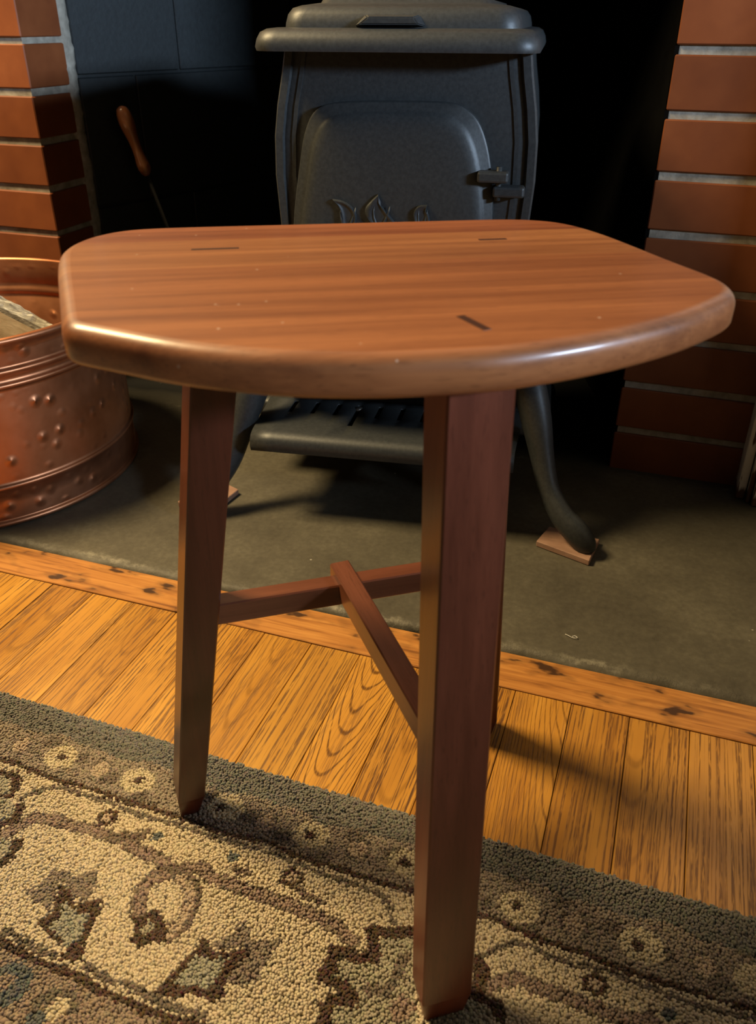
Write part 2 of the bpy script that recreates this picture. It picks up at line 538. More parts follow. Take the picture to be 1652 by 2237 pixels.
# ---- brick piers left and right of the fireplace opening
WALL_Y = 1.149
OPEN_L, OPEN_R = -0.945, -0.036
COURSE = 0.0682
JZ0 = -0.005
BR_H = COURSE - 0.0100
brick_l = box_mesh('brick', -0.1, 0.1, 0.0, 0.094, -BR_H / 2, BR_H / 2, 0.0015)
brick_l.materials.append(M['brick'])
brick_r = box_mesh('brick_long', -0.12, 0.12, 0.0, 0.094, -BR_H / 2, BR_H / 2, 0.0015)
brick_r.materials.append(M['brick'])


def pier(name, label, core, xs_, bricks, n=17):
    """mortar core with separate bricks standing proud of it"""
    w = link_mesh(name, box_mesh(name, *core, -0.02, JZ0 + COURSE * n + 0.005), M['mortar'])
    tag(w, label, kind='structure')
    for i in range(n):
        zc = JZ0 + COURSE * (i + 0.5)
        for x in xs_:
            b_ = bpy.data.objects.new('brick', bricks)
            COL.objects.link(b_)
            b_.parent = w
            b_.location = (x, WALL_Y + random.uniform(-0.0008, 0.0008), zc + random.uniform(-0.0007, 0.0007))
            b_.rotation_euler = (0, random.uniform(-0.004, 0.004), 0)
    return w


pier('wall_left', 'orange red brick pier with grey joints on the left of the fireplace', (-1.75, OPEN_L - 0.0035, WALL_Y + 0.004, 1.262), [OPEN_L - 0.1 - 0.21 * k for k in range(4)], brick_l)
pier('wall_right', 'dark red brick pier with grey joints on the right of the fireplace', (OPEN_R + 0.0035, 1.40, WALL_Y + 0.004, 1.262), [OPEN_R + 0.12 + 0.25 * k for k in range(6)], brick_r)
# cement smeared along the left jamb where brick meets the black firebox
bm = bmesh.new()
zz = np.linspace(0.002, 1.15, 160)
rows = []
for z in zz:
    j = sum(math.sin(z * f + ph[i]) * a for i, (f, a) in enumerate([(31, .0012), (77, .0010), (150, .0010), (333, .0009), (520, .0007)]))
    rows.append([bm.verts.new((OPEN_L - 0.004, 1.238 + j * 0.6, z)), bm.verts.new((OPEN_L + 0.001, 1.243 + j, z)), bm.verts.new((OPEN_L + 0.002 + j * 0.4, 1.255 + j * 1.2, z)), bm.verts.new((OPEN_L - 0.002, 1.268 + j * 1.5, z)), bm.verts.new((OPEN_L - 0.012, 1.268, z))])
for a, b_ in zip(rows[:-1], rows[1:]):
    for i in range(4): bm.faces.new((a[i], a[i + 1], b_[i + 1], b_[i]))
tr = link_mesh('trim_1', bm_mesh('trim_1', bm, True), M['mortar'])
tag(tr, 'rough grey cement seam along the left fireplace jamb', kind='structure')

# ---- black painted firebox
JAMB_Y = 1.262
BACK_Y = 1.74


def side_x(y): return OPEN_L + 0.333 * (y - 1.259)


wl = link_mesh('wall_firebox_left', pymesh('wall_firebox_left', [(side_x(1.25) - 0.004, 1.25, 0), (side_x(BACK_Y) - 0.004, BACK_Y, 0), (side_x(BACK_Y) - 0.004, BACK_Y, 1.0), (side_x(1.25) - 0.004, 1.25, 1.0), (side_x(1.25) - 0.06, 1.25, 0), (side_x(BACK_Y) - 0.06, BACK_Y, 0), (side_x(BACK_Y) - 0.06, BACK_Y, 1.0), (side_x(1.25) - 0.06, 1.25, 1.0)],
                                        [(0, 1, 2, 3), (4, 5, 6, 7), (0, 1, 5, 4), (1, 2, 6, 5), (2, 3, 7, 6), (3, 0, 4, 7)]), M['black_block'])
tag(wl, 'black painted block wall inside the fireplace on the left', kind='structure')
dirv = Vector((0.333, 1.0, 0)).normalized()
ang = math.atan2(dirv.y, dirv.x)
L_all = (BACK_Y - 1.262) / dirv.y


def s_of(y): return (y - 1.262) / dirv.y


for ci, (z0, z1) in enumerate([(0.0, 0.089), (0.089, 0.289), (0.289, 0.489), (0.489, 0.689), (0.689, 0.889)]):
    cut = s_of(1.464) if ci % 2 == 1 else s_of(1.37)
    for (a, b_) in ((0.0, cut), (cut, min(cut + 0.40, L_all))):
        if b_ - a < 0.02: continue
        g = 0.0022
        me = box_mesh('block', a + g, b_ - g, 0.0, 0.03, z0 + g, z1 - g, 0.0016)
        link_mesh('block', me, M['black_block'], wl, (side_x(1.262) + random.uniform(-0.0004, 0.0004), 1.262, 0), (0, 0, ang))
wb = link_mesh('wall_back', box_mesh('wall_back', -1.0, 0.05, BACK_Y, BACK_Y + 0.05, 0, 1.0), M['soot'])
tag(wb, 'sooty black back wall of the firebox', kind='structure')
xr = OPEN_R - 0.333 * (BACK_Y - 1.259)
wr = link_mesh('wall_firebox_right', pymesh('wall_firebox_right', [(OPEN_R + 0.004, 1.25, 0), (xr, BACK_Y, 0), (xr, BACK_Y, 1.0), (OPEN_R + 0.004, 1.25, 1.0), (OPEN_R + 0.06, 1.25, 0), (xr + 0.06, BACK_Y, 0), (xr + 0.06, BACK_Y, 1.0), (OPEN_R + 0.06, 1.25, 1.0)],
                                         [(0, 1, 2, 3), (4, 5, 6, 7), (0, 1, 5, 4), (1, 2, 6, 5), (2, 3, 7, 6), (3, 0, 4, 7)]), M['soot'])
tag(wr, 'black painted wall inside the fireplace on the right', kind='structure')
# inner face of the right jamb is sooty as well
jr = link_mesh('trim_2', box_mesh('trim_2', OPEN_R - 0.0015, OPEN_R + 0.003, WALL_Y + 0.003, 1.262, 0.0, 0.80), M['soot'])
tag(jr, 'soot blackened inner face of the right fireplace jamb', kind='structure')
wu = link_mesh('wall_upper', box_mesh('wall_upper', -1.75, 1.40, WALL_Y - 0.004, 1.27, 1.165, 2.4), M['plaster'])
tag(wu, 'cream plaster wall above the brick fireplace', kind='structure')
li = link_mesh('wall_lintel', box_mesh('wall_lintel', OPEN_L - 0.01, OPEN_R + 0.01, WALL_Y + 0.002, 1.27, 0.79, 1.16), M['brick'])
tag(li, 'brick face above the fireplace opening', kind='structure')
ct = link_mesh('ceiling', box_mesh('ceiling', -1.02, 0.06, 1.25, BACK_Y + 0.05, 0.95, 1.0), M['soot'])
tag(ct, 'sooty throat closing the firebox at the top', kind='structure')

# ---- white mantel leg with peeling paint, at the far right
tr3 = link_mesh('trim_3', box_mesh('trim_3', 0.1575, 0.36, 1.092, WALL_Y - 0.001, 0.003, 1.15, 0.0015), M['peeling'])
tag(tr3, 'white mantel leg with peeling paint beside the right brick pier', kind='structure')
tr4 = link_mesh('trim_4', box_mesh('trim_4', -1.34, -1.1425, 1.092, WALL_Y - 0.001, 0.003, 1.15, 0.0015), M['peeling'])
tag(tr4, 'white mantel leg on the far left of the brick pier', kind='structure')
link_mesh('edge_strip', box_mesh('edge_strip', 0.1375, 0.1490, 1.109, WALL_Y - 0.001, 0.003, 1.15, 0.002, 2), M['peeling'], tr3)
link_mesh('bead_strip', box_mesh('bead_strip', 0.1505, 0.1560, 1.100, WALL_Y - 0.001, 0.003, 1.15, 0.002, 2), M['peeling'], tr3)

# ---- unseen wall and sill added on the right to block the low daylight
rw = link_mesh('wall_added_right', box_mesh('wall_added_right', 1.45, 1.55, -1.2, 1.149, -0.01, 0.85), M['plaster'])
tag(rw, 'unseen cream plaster wall added on the right to cut off the low daylight', kind='structure')
for (y0_, y1_, z0_, z1_) in ((-1.2, -0.55, 0.85, 2.4), (0.75, 1.149, 0.85, 2.4), (-0.55, 0.75, 1.75, 2.4)):
    link_mesh('added_wall_piece', box_mesh('added_wall_piece', 1.45, 1.55, y0_, y1_, z0_, z1_), M['plaster'], rw)
link_mesh('added_sill', box_mesh('added_sill', 1.42, 1.56, -0.60, 0.80, 0.838, 0.856, 0.003), M['plaster'], rw)

# ================================================================== RUG
RUG_SHAPES = [
    ('p','field',[(-0.3738,0.2503),(-0.3668,0.2498),(-0.3554,0.2489),(-0.3438,0.2476),(-0.3275,0.2467),(-0.312,0.2465),(-0.2967,0.2463),(-0.2815,0.243),(-0.2698,0.2431),(-0.2551,0.2426),(-0.2401,0.2414),(-0.222,0.2423),(-0.2012,0.2462),(0.6988000000000001,0.2162),(0.6988000000000001,-0.6),(-1.5,-0.6),(-1.5,0.2503)]),
    ('e','lcream',(-0.4348,0.4072),0.0152,0.01292),
    ('e','lcream',(-0.3556,0.4066),0.0152,0.01292),
    ('e','lcream',(-0.2716,0.4071),0.0152,0.01292),
    ('e','lcream',(-0.1945,0.405),0.0152,0.01292),
    ('e','lcream',(-0.1134,0.4049),0.0152,0.01292),
    ('e','lcream',(-0.0247,0.3974),0.0152,0.01292),
    ('e','lcream',(0.0613,0.3958),0.016,0.0136),
    ('e','lcream',(0.1382,0.3949),0.0152,0.01292),
    ('e','brown',(-0.4348,0.4072),0.0042,0.0042),
    ('e','brown',(-0.3556,0.4066),0.0042,0.0042),
    ('e','brown',(-0.2754,0.4057),0.0042,0.0042),
    ('e','brown',(-0.196,0.4045),0.0042,0.0042),
    ('e','brown',(-0.1154,0.4042),0.0042,0.0042),
    ('e','brown',(-0.0272,0.3972),0.0042,0.0042),
    ('e','brown',(0.0582,0.3961),0.0042,0.0042),
    ('e','dtaupe',(-0.4778,0.4078),0.0105,0.0105),
    ('e','beige',(-0.4778,0.4078),0.0075,0.0085),
    ('e','dtaupe',(-0.3932,0.4067),0.0105,0.0105),
    ('e','beige',(-0.3932,0.4067),0.0075,0.0085),
    ('e','dtaupe',(-0.2352,0.4036),0.0105,0.0105),
    ('e','beige',(-0.2352,0.4036),0.0075,0.0085),
    ('e','dtaupe',(-0.154,0.404),0.0105,0.0105),
    ('e','beige',(-0.154,0.404),0.0075,0.0085),
    ('e','dtaupe',(0.0148,0.3965),0.0105,0.0105),
    ('e','beige',(0.0148,0.3965),0.0075,0.0085),
    ('e','dtaupe',(0.1045,0.3948),0.0105,0.0105),
    ('e','beige',(0.1045,0.3948),0.0075,0.0085),
    ('l','brown',0.0034,[(-0.483,0.3866),(-0.4712,0.3884),(-0.4502,0.3868),(-0.4295,0.3852),(-0.4091,0.3851),(-0.3899,0.3861),(-0.3693,0.3849),(-0.3482,0.384),(-0.3278,0.3857),(-0.3074,0.3849),(-0.2872,0.3855),(-0.2674,0.3838),(-0.2492,0.3845),(-0.2345,0.3869),(-0.2187,0.3869),(-0.2007,0.3837),(-0.1804,0.3829),(-0.16,0.3835),(-0.1425,0.3819),(-0.1208,0.3832),(-0.1034,0.3832),(-0.0533,0.3793),(-0.0396,0.3819),(-0.0225,0.3792),(-0.0058,0.3766),(0.0101,0.3773),(0.0271,0.3771),(0.0452,0.3741),(0.0628,0.3737),(0.08,0.3734),(0.0968,0.3742),(0.1135,0.3738),(0.1354,0.3748)]),
    ('l','gbrown',0.0026,[(-0.4385,0.3566),(-0.4318,0.3686),(-0.4225,0.3761),(-0.4097,0.3792),(-0.3965,0.3782),(-0.3805,0.3782),(-0.3628,0.3789),(-0.3431,0.3764),(-0.3252,0.376),(-0.3035,0.3784),(-0.2824,0.3771),(-0.2642,0.3779),(-0.2462,0.3787),(-0.2278,0.3783),(-0.2103,0.379),(-0.1976,0.3769),(-0.1796,0.3754),(-0.1624,0.375),(-0.1454,0.3747),(-0.1284,0.3732),(-0.1191,0.3716),(-0.1245,0.373),(-0.1157,0.367),(-0.1078,0.3551)]),
    ('l','gbrown',0.0026,[(-0.0458,0.3477),(-0.0366,0.3563),(-0.024,0.3675),(-0.0107,0.3694),(0.0044,0.3665),(0.0223,0.3675),(0.0398,0.3696),(0.0575,0.3668),(0.0746,0.3665),(0.0915,0.3649),(0.108,0.3658),(0.1352,0.3682)]),
    ('l','dvine',0.0085,[(-0.4285,0.3195),(-0.4218,0.3332),(-0.4141,0.3463),(-0.3981,0.3493),(-0.3781,0.3498),(-0.3609,0.3507),(-0.3433,0.3505),(-0.3342,0.3506),(-0.3153,0.3462),(-0.297,0.3454),(-0.2835,0.3396),(-0.2735,0.3373)]),
    ('l','dvine',0.0085,[(-0.2753,0.3367),(-0.2729,0.3456),(-0.2598,0.349),(-0.2518,0.3442),(-0.2372,0.3446),(-0.2103,0.3431),(-0.189,0.343),(-0.1675,0.3416),(-0.146,0.3389),(-0.1312,0.3315)]),
    ('l','dvine',0.0085,[(-0.0416,0.3198),(-0.0316,0.3333),(-0.0157,0.3438),(-0.0012,0.3426),(0.0152,0.3421),(0.0314,0.3416),(0.0484,0.3403),(0.0649,0.3425),(0.0766,0.349),(0.0974,0.3434)]),
    ('l','mauve',0.0048,[(-0.4285,0.3195),(-0.4218,0.3332),(-0.4141,0.3463),(-0.3981,0.3493),(-0.3781,0.3498),(-0.3609,0.3507),(-0.3433,0.3505),(-0.3342,0.3506),(-0.3153,0.3462),(-0.297,0.3454),(-0.2835,0.3396),(-0.2735,0.3373)]),
    ('l','mauve',0.0048,[(-0.2753,0.3367),(-0.2729,0.3456),(-0.2598,0.349),(-0.2518,0.3442),(-0.2372,0.3446),(-0.2103,0.3431),(-0.189,0.343),(-0.1675,0.3416),(-0.146,0.3389),(-0.1312,0.3315)]),
    ('l','mauve',0.0048,[(-0.0416,0.3198),(-0.0316,0.3333),(-0.0157,0.3438),(-0.0012,0.3426),(0.0152,0.3421),(0.0314,0.3416),(0.0484,0.3403),(0.0649,0.3425),(0.0766,0.349),(0.0974,0.3434)]),
    ('l','dvine',0.0075,[(-0.3433,0.3505),(-0.3286,0.3544),(-0.3184,0.3617)]),
    ('l','dvine',0.009,[(-0.2797,0.3386),(-0.2925,0.3295),(-0.2941,0.3167),(-0.2904,0.3061),(-0.2851,0.2995)]),
    ('l','mauve',0.005,[(-0.28,0.3373),(-0.292,0.3286),(-0.2932,0.317),(-0.2896,0.3064),(-0.2848,0.3006)]),
    ('l','dvine',0.01,[(-0.277,0.3395),(-0.2645,0.3348),(-0.2557,0.3268),(-0.252,0.3131),(-0.2524,0.3016),(-0.2556,0.2934)]),
    ('l','beige',0.0055,[(-0.2729,0.3364),(-0.2624,0.3311),(-0.2564,0.3244),(-0.2537,0.3125),(-0.2538,0.3022),(-0.2561,0.2943)]),
    ('p','brown',[(-0.2914,0.2962),(-0.2815,0.2987),(-0.275,0.3083),(-0.2593,0.2962),(-0.2573,0.2879),(-0.2663,0.2828),(-0.2708,0.2773),(-0.2797,0.2801),(-0.2831,0.2899)]),
    ('p','grey',[(-0.2775,0.299),(-0.2693,0.2957),(-0.2727,0.2865),(-0.2779,0.2867),(-0.2766,0.2942)]),
    ('e','brown',(-0.3578,0.3647),0.0085,0.0085),
    ('e','beige',(-0.3578,0.3647),0.0042,0.0042),
    ('e','brown',(-0.1931,0.3643),0.0085,0.0085),
    ('e','beige',(-0.1931,0.3643),0.0042,0.0042),
    ('e','brown',(0.0341,0.3574),0.0085,0.0085),
    ('e','beige',(0.0341,0.3574),0.0042,0.0042),
    ('l','dvine',0.004,[(-0.1873,0.3588),(-0.1786,0.3545),(-0.1643,0.3523)]),
    ('e','lcream',(-0.3087,0.3626),0.0085,0.0075),
    ('e','blue',(-0.3087,0.3626),0.0044,0.0044),
    ('e','lcream',(-0.2448,0.3657),0.0085,0.0075),
    ('e','blue',(-0.2448,0.3657),0.0044,0.0044),
    ('e','lcream',(0.0819,0.3532),0.0085,0.0075),
    ('e','blue',(0.0819,0.3532),0.0044,0.0044),
    ('l','dvine',0.005,[(-0.2367,0.358),(-0.2265,0.3565)]),
    ('p','gmauve',[(-0.3797,0.2891),(-0.3691,0.2927),(-0.3696,0.3107),(-0.3563,0.3142),(-0.3487,0.3099),(-0.3424,0.3167),(-0.3363,0.3223),(-0.3306,0.3095),(-0.3261,0.3001),(-0.3314,0.2939),(-0.3456,0.2998),(-0.3567,0.3027),(-0.3535,0.2927),(-0.3474,0.2819),(-0.3617,0.2834)]),
    ('p','brown',[(-0.3526,0.2718),(-0.3453,0.2806),(-0.3562,0.3006),(-0.3456,0.2998),(-0.3334,0.2922),(-0.3277,0.2963),(-0.317,0.3011),(-0.3125,0.29),(-0.3106,0.2783),(-0.309,0.2689),(-0.3026,0.2558),(-0.3178,0.2514),(-0.3191,0.2615),(-0.3355,0.2636)]),
    ('p','bgrey',[(-0.342,0.2694),(-0.3379,0.278),(-0.3455,0.2922),(-0.3335,0.2879),(-0.3255,0.2844),(-0.3205,0.2892),(-0.3171,0.2801),(-0.3143,0.269),(-0.3183,0.2618),(-0.3302,0.2665)]),
    ('p','gmauve',[(-0.2247,0.2975),(-0.2133,0.3098),(-0.2135,0.3211),(-0.2039,0.3159),(-0.2009,0.3072),(-0.1811,0.3169),(-0.1826,0.3027),(-0.185,0.2914),(-0.1796,0.2856),(-0.1935,0.2769),(-0.2008,0.2757),(-0.2065,0.2865),(-0.2038,0.3021),(-0.2164,0.295)]),
    ('p','brown',[(-0.2445,0.2505),(-0.2332,0.2905),(-0.2331,0.3001),(-0.2222,0.293),(-0.2112,0.2954),(-0.1969,0.3045),(-0.2008,0.2859),(-0.2019,0.2728),(-0.1958,0.2687),(-0.2023,0.2615),(-0.2222,0.2619),(-0.2286,0.2548)]),
    ('p','bgrey',[(-0.2368,0.2618),(-0.2301,0.2862),(-0.2225,0.2862),(-0.2077,0.294),(-0.2098,0.2801),(-0.209,0.269),(-0.224,0.265)]),
    ('l','brown',0.006,[(-0.4727,0.3745),(-0.4606,0.3772),(-0.4503,0.3678),(-0.4509,0.3578),(-0.4559,0.3546)]),
    ('p','grey',[(-0.4748,0.3708),(-0.4628,0.3735),(-0.4498,0.3595),(-0.4607,0.3543)]),
    ('l','brown',0.006,[(-0.4332,0.3516),(-0.4285,0.3399),(-0.4358,0.3309)]),
    ('p','grey',[(-0.458,0.3511),(-0.4453,0.3556),(-0.4346,0.3458),(-0.4334,0.3369),(-0.4413,0.3316)]),
    ('l','brown',0.006,[(-0.411,0.3231),(-0.4096,0.3156),(-0.4117,0.3211),(-0.4078,0.3091),(-0.4112,0.302)]),
    ('p','grey',[(-0.4335,0.3197),(-0.4179,0.3227),(-0.4121,0.31),(-0.4182,0.3019)]),
    ('p','grey',[(-0.0916,0.3537),(-0.1119,0.3438),(-0.115,0.3263),(-0.1404,0.3215),(-0.1376,0.3079),(-0.1414,0.3014),(-0.1235,0.2976),(-0.1155,0.293),(-0.1278,0.2863),(-0.1287,0.2764),(-0.119,0.2672),(-0.069,0.279)]),
    ('l','brown',0.0065,[(-0.0914,0.353),(-0.1112,0.3454),(-0.122,0.3445),(-0.1123,0.3259),(-0.1237,0.3219),(-0.1424,0.3214),(-0.1391,0.31),(-0.1436,0.3019),(-0.1267,0.2996),(-0.1155,0.293),(-0.1301,0.2891),(-0.1325,0.281),(-0.1305,0.2747),(-0.1187,0.2695)]),
    ('l','gbrown',0.006,[(-0.0928,0.3327),(-0.0943,0.3178),(-0.0966,0.3057),(-0.1095,0.3037)]),
    ('p','mauve',[(-0.094,0.3017),(-0.0863,0.308),(-0.0766,0.3041),(-0.0776,0.2919),(-0.0887,0.2892)]),
    ('l','brown',0.009,[(-0.0452,0.3453),(-0.0387,0.3384),(-0.0405,0.3251)]),
    ('l','brown',0.006,[(-0.0394,0.3206),(-0.025,0.3195),(-0.0217,0.3147)]),
    ('p','grey',[(-0.0674,0.3084),(-0.037,0.3202),(-0.0278,0.3162),(-0.0256,0.3006),(-0.0587,0.278)]),
    ('l','brown',0.0042,[(-0.3738,0.2503),(-0.3668,0.2498),(-0.3554,0.2489),(-0.3438,0.2476),(-0.3275,0.2467),(-0.312,0.2465),(-0.2967,0.2463),(-0.2815,0.243),(-0.2698,0.2431),(-0.2551,0.2426),(-0.2401,0.2414),(-0.222,0.2423),(-0.2012,0.2462)]),
    ('l','gbrown',0.0036,[(-0.3717,0.258),(-0.354,0.2562),(-0.3352,0.2539),(-0.3225,0.2536)]),
    ('l','gbrown',0.004,[(-0.2977,0.2547),(-0.2829,0.2506),(-0.271,0.2521),(-0.256,0.2515),(-0.2404,0.2495),(-0.2261,0.2493),(-0.2044,0.2517)]),
    ('e','blue',(-0.3411,0.2267),0.0152,0.0152),
    ('e','field',(-0.3439,0.2276),0.006,0.006),
    ('l','gbrown',0.006,[(-0.3088,0.2129),(-0.3144,0.2237),(-0.3062,0.2309),(-0.2957,0.2328),(-0.2883,0.2268)]),
    ('p','lcream',[(-0.3084,0.2198),(-0.3022,0.2297),(-0.2954,0.2338),(-0.2906,0.226),(-0.2955,0.2158),(-0.3042,0.2145)]),
    ('e','blue',(-0.308,0.2132),0.006,0.006),
]

WOOL = {'cream': (0.54, 0.46, 0.315), 'lcream': (0.53, 0.455, 0.30), 'taupe': (0.275, 0.225, 0.165), 'dtaupe': (0.155, 0.122, 0.086), 'beige': (0.42, 0.33, 0.235),
        'edge': (0.150, 0.142, 0.115), 'brown': (0.070, 0.036, 0.015), 'gbrown': (0.150, 0.118, 0.080), 'dvine': (0.155, 0.112, 0.075), 'mauve': (0.27, 0.195, 0.145),
        'gmauve': (0.225, 0.180, 0.130), 'grey': (0.33, 0.30, 0.21), 'bgrey': (0.31, 0.30, 0.225), 'blue': (0.105, 0.115, 0.105), 'field': (0.27, 0.205, 0.145)}


RUG_PERIOD = 0.3920


def rug_edge(x): return 0.4535 - 0.0195 * (x + 0.2)


def rug_colours(px, py):
    """pattern colour of each tuft, from its place on the rug"""
    n = len(px)
    col = np.tile(np.array(WOOL['cream']), (n, 1))
    d = rug_edge(px) - py
    late = []
    for s in RUG_SHAPES:
        if s[1] == 'field' and s[0] == 'p': late.append(s)
    def paint(mask, c_): col[mask] = WOOL[c_]
    def in_poly(pts):
        P = np.array(pts); inside = np.zeros(n, bool); j = len(P) - 1
        for i in range(len(P)):
            xi, yi = P[i]; xj, yj = P[j]
            cnd = ((yi > py) != (yj > py)) & (px < (xj - xi) * (py - yi) / (yj - yi + 1e-12) + xi)
            inside ^= cnd; j = i
        return inside
    def near_line(pts, w):
        P = np.array(pts); msk = np.zeros(n, bool)
        for a, b_ in zip(P[:-1], P[1:]):
            ab = b_ - a; L2 = max(ab @ ab, 1e-12)
            t = np.clip(((px - a[0]) * ab[0] + (py - a[1]) * ab[1]) / L2, 0, 1)
            msk |= np.hypot(px - a[0] - t * ab[0], py - a[1] - t * ab[1]) < w / 2
        return msk
    for s in late: paint(in_poly(s[2]), s[1])
    wav = 0.0022 * np.sin(px * 60) + 0.0015 * np.sin(px * 131 + 1)
    paint(d < 0.0725, 'taupe')
    blot = np.sin(px * 97 + py * 41) * np.sin(px * 53 - py * 131 + 2)
    paint((d < 0.0725) & (blot > 0.62), 'dtaupe')
    paint((d > 0.0705) & (d < 0.0745) & ((px < -0.56) | (px > 0.15)), 'brown')
    # the border repeats along the rug
    beyond = (px < -0.57) | (px > 0.17)
    for k in (-2, -1, 1, 2, 0):
        ox, oy = k * RUG_PERIOD, -0.0195 * k * RUG_PERIOD
        sel = beyond if k else np.ones(n, bool)
        mv = lambda pts: [(x + ox, y + oy) for x, y in pts]
        for s in RUG_SHAPES:
            if s in late: continue
            if s[0] == 'p': paint(in_poly(mv(s[2])) & sel, s[1])
            elif s[0] == 'l': paint(near_line(mv(s[3]), s[2] * 1.15 + 0.0012) & sel, s[1])
            else: paint((((px - s[2][0] - ox) / s[3]) ** 2 + ((py - s[2][1] - oy) / s[4]) ** 2 < 1) & sel, s[1])
    paint(d < 0.0315 + wav, 'edge')
    return col


def tuft_field(x0, x1, y0, y1, sp, hole=None):
    nx, ny = int((x1 - x0) / sp), int((y1 - y0) / sp)
    gx, gy = np.meshgrid(np.arange(nx), np.arange(ny))
    px = x0 + (gx + 0.5 * (gy % 2)) * sp + rng.normal(0, sp * 0.16, gx.shape)
    py = y0 + gy * sp + rng.normal(0, sp * 0.16, gx.shape)
    px, py = px.ravel(), py.ravel()
    k = py < rug_edge(px) - 0.0012 + rng.normal(0, 0.0007, px.shape)
    if hole: k &= ~((px > hole[0]) & (px < hole[1]) & (py > hole[2]))
    return px[k], py[k], np.full(k.sum(), sp)


parts_ = [tuft_field(-0.70, 0.28, 0.21, 0.465, 0.0020), tuft_field(-1.10, 0.62, 0.02, 0.48, 0.0034, (-0.70, 0.28, 0.21)), tuft_field(-1.45, 0.95, -0.25, 0.50, 0.0065, (-1.10, 0.62, 0.02))]
px = np.concatenate([p[0] for p in parts_]); py = np.concatenate([p[1] for p in parts_]); sp = np.concatenate([p[2] for p in parts_])
N = len(px)
jit = 0.0007
cols = rug_colours(px + rng.normal(0, jit, N), py + rng.normal(0, jit, N))
cols = cols * (1 + rng.normal(0, 0.09, (N, 1))) + rng.normal(0, 0.008, (N, 3))
cols = np.clip(cols, 0.005, 0.9)
de = rug_edge(px) - py
hh = (0.0085 + rng.normal(0, 0.0006, N)) * np.where(de < 0.006, 0.72 + de * 45, 1.0)
# tufts lean: a low-frequency swirl plus jitter
lean_a = 4.2 + 1.2 * np.sin(px * 23 + py * 17) + rng.normal(0, 0.55, N)
lean = np.abs(rng.normal(0.0016, 0.0008, N)) * sp / 0.0031
lx, ly = np.cos(lean_a) * lean, np.sin(lean_a) * lean
rot = rng.uniform(0, PI / 2, N)
K = 4
V = np.zeros((N, 2 * K + 1, 3))
for i in range(K):
    a = rot + i * 2 * PI / K
    V[:, i, 0] = px + np.cos(a) * sp * 0.70; V[:, i, 1] = py + np.sin(a) * sp * 0.70; V[:, i, 2] = 0.0045
    V[:, K + i, 0] = px + lx * 0.7 + np.cos(a) * sp * 0.66; V[:, K + i, 1] = py + ly * 0.7 + np.sin(a) * sp * 0.66; V[:, K + i, 2] = 0.0045 + (hh - 0.0045) * 0.84
V[:, 2 * K, 0] = px + lx * 1.6; V[:, 2 * K, 1] = py + ly * 1.6; V[:, 2 * K, 2] = hh
faces = []
base = np.arange(N)[:, None] * (2 * K + 1)
tri = []
for i in range(K):
    j = (i + 1) % K
    tri += [(i, j, K + j), (i, K + j, K + i), (K + i, K + j, 2 * K)]
tri = np.array(tri)
T = (base[:, :, None] + tri[None, :, :]).reshape(-1, 3)
me = bpy.data.meshes.new('pile')
me.vertices.add(N * (2 * K + 1)); me.vertices.foreach_set('co', V.reshape(-1))
me.loops.add(len(T) * 3); me.loops.foreach_set('vertex_index', T.reshape(-1).astype(np.int32))
me.polygons.add(len(T)); me.polygons.foreach_set('loop_start', np.arange(0, len(T) * 3, 3, dtype=np.int32))
me.polygons.foreach_set('loop_total', np.full(len(T), 3, dtype=np.int32))
me.polygons.foreach_set('use_smooth', np.ones(len(T), dtype=bool))
me.update(calc_edges=True)
ca = me.color_attributes.new('wool', 'FLOAT_COLOR', 'POINT')
cc = np.ones((N, 2 * K + 1, 4)); cc[:, :, :3] = cols[:, None, :]
ca.data.foreach_set('color', cc.reshape(-1).astype(np.float32))
print('tufts', N, 'tris', len(T))
rug = empty('area_rug', (-0.2, 0.45, 0))
tag(rug, 'cream and taupe wool rug with grey edge and brown floral vines', 'rug')
bk = link_mesh('backing', pymesh('backing', [(-1.46, rug_edge(-1.46) - 0.002, 0.0005), (0.96, rug_edge(0.96) - 0.002, 0.0005), (0.96, -0.9, 0.0005), (-1.46, -0.9, 0.0005), (-1.46, rug_edge(-1.46) - 0.002, 0.0040), (0.96, rug_edge(0.96) - 0.002, 0.0040), (0.96, -0.9, 0.0040), (-1.46, -0.9, 0.0040)],
                                       [(0, 1, 2, 3), (4, 5, 6, 7), (0, 1, 5, 4), (1, 2, 6, 5), (2, 3, 7, 6), (3, 0, 4, 7)]), M['rug_back'])
pile = link_mesh('pile', me, M['wool'])
tag(pile, kind='stuff')
for o in (bk, pile):
    o.parent = rug
    o.matrix_parent_inverse = Matrix.Translation((0.2, -0.45, 0))

# ================================================================== STOOL
S_TOP = 0.456
S_TH = 0.0190
SU = Vector((0.88389105, 0.46769286, 0))
S_O = Vector((-0.17528844, 0.47221664, 0))
S_ANG = math.atan2(SU.y, SU.x)
stool = empty('stool', (S_O.x, S_O.y, 0), S_ANG)
tag(stool, 'three legged reddish brown wooden stool with rounded seat standing before the hearth', 'stool')
SINV = Matrix.Rotation(-S_ANG, 4, 'Z') @ Matrix.Translation((-S_O.x, -S_O.y, 0))


def stool_part(name, me, mat):
    return link_mesh(name, me, mat, stool)


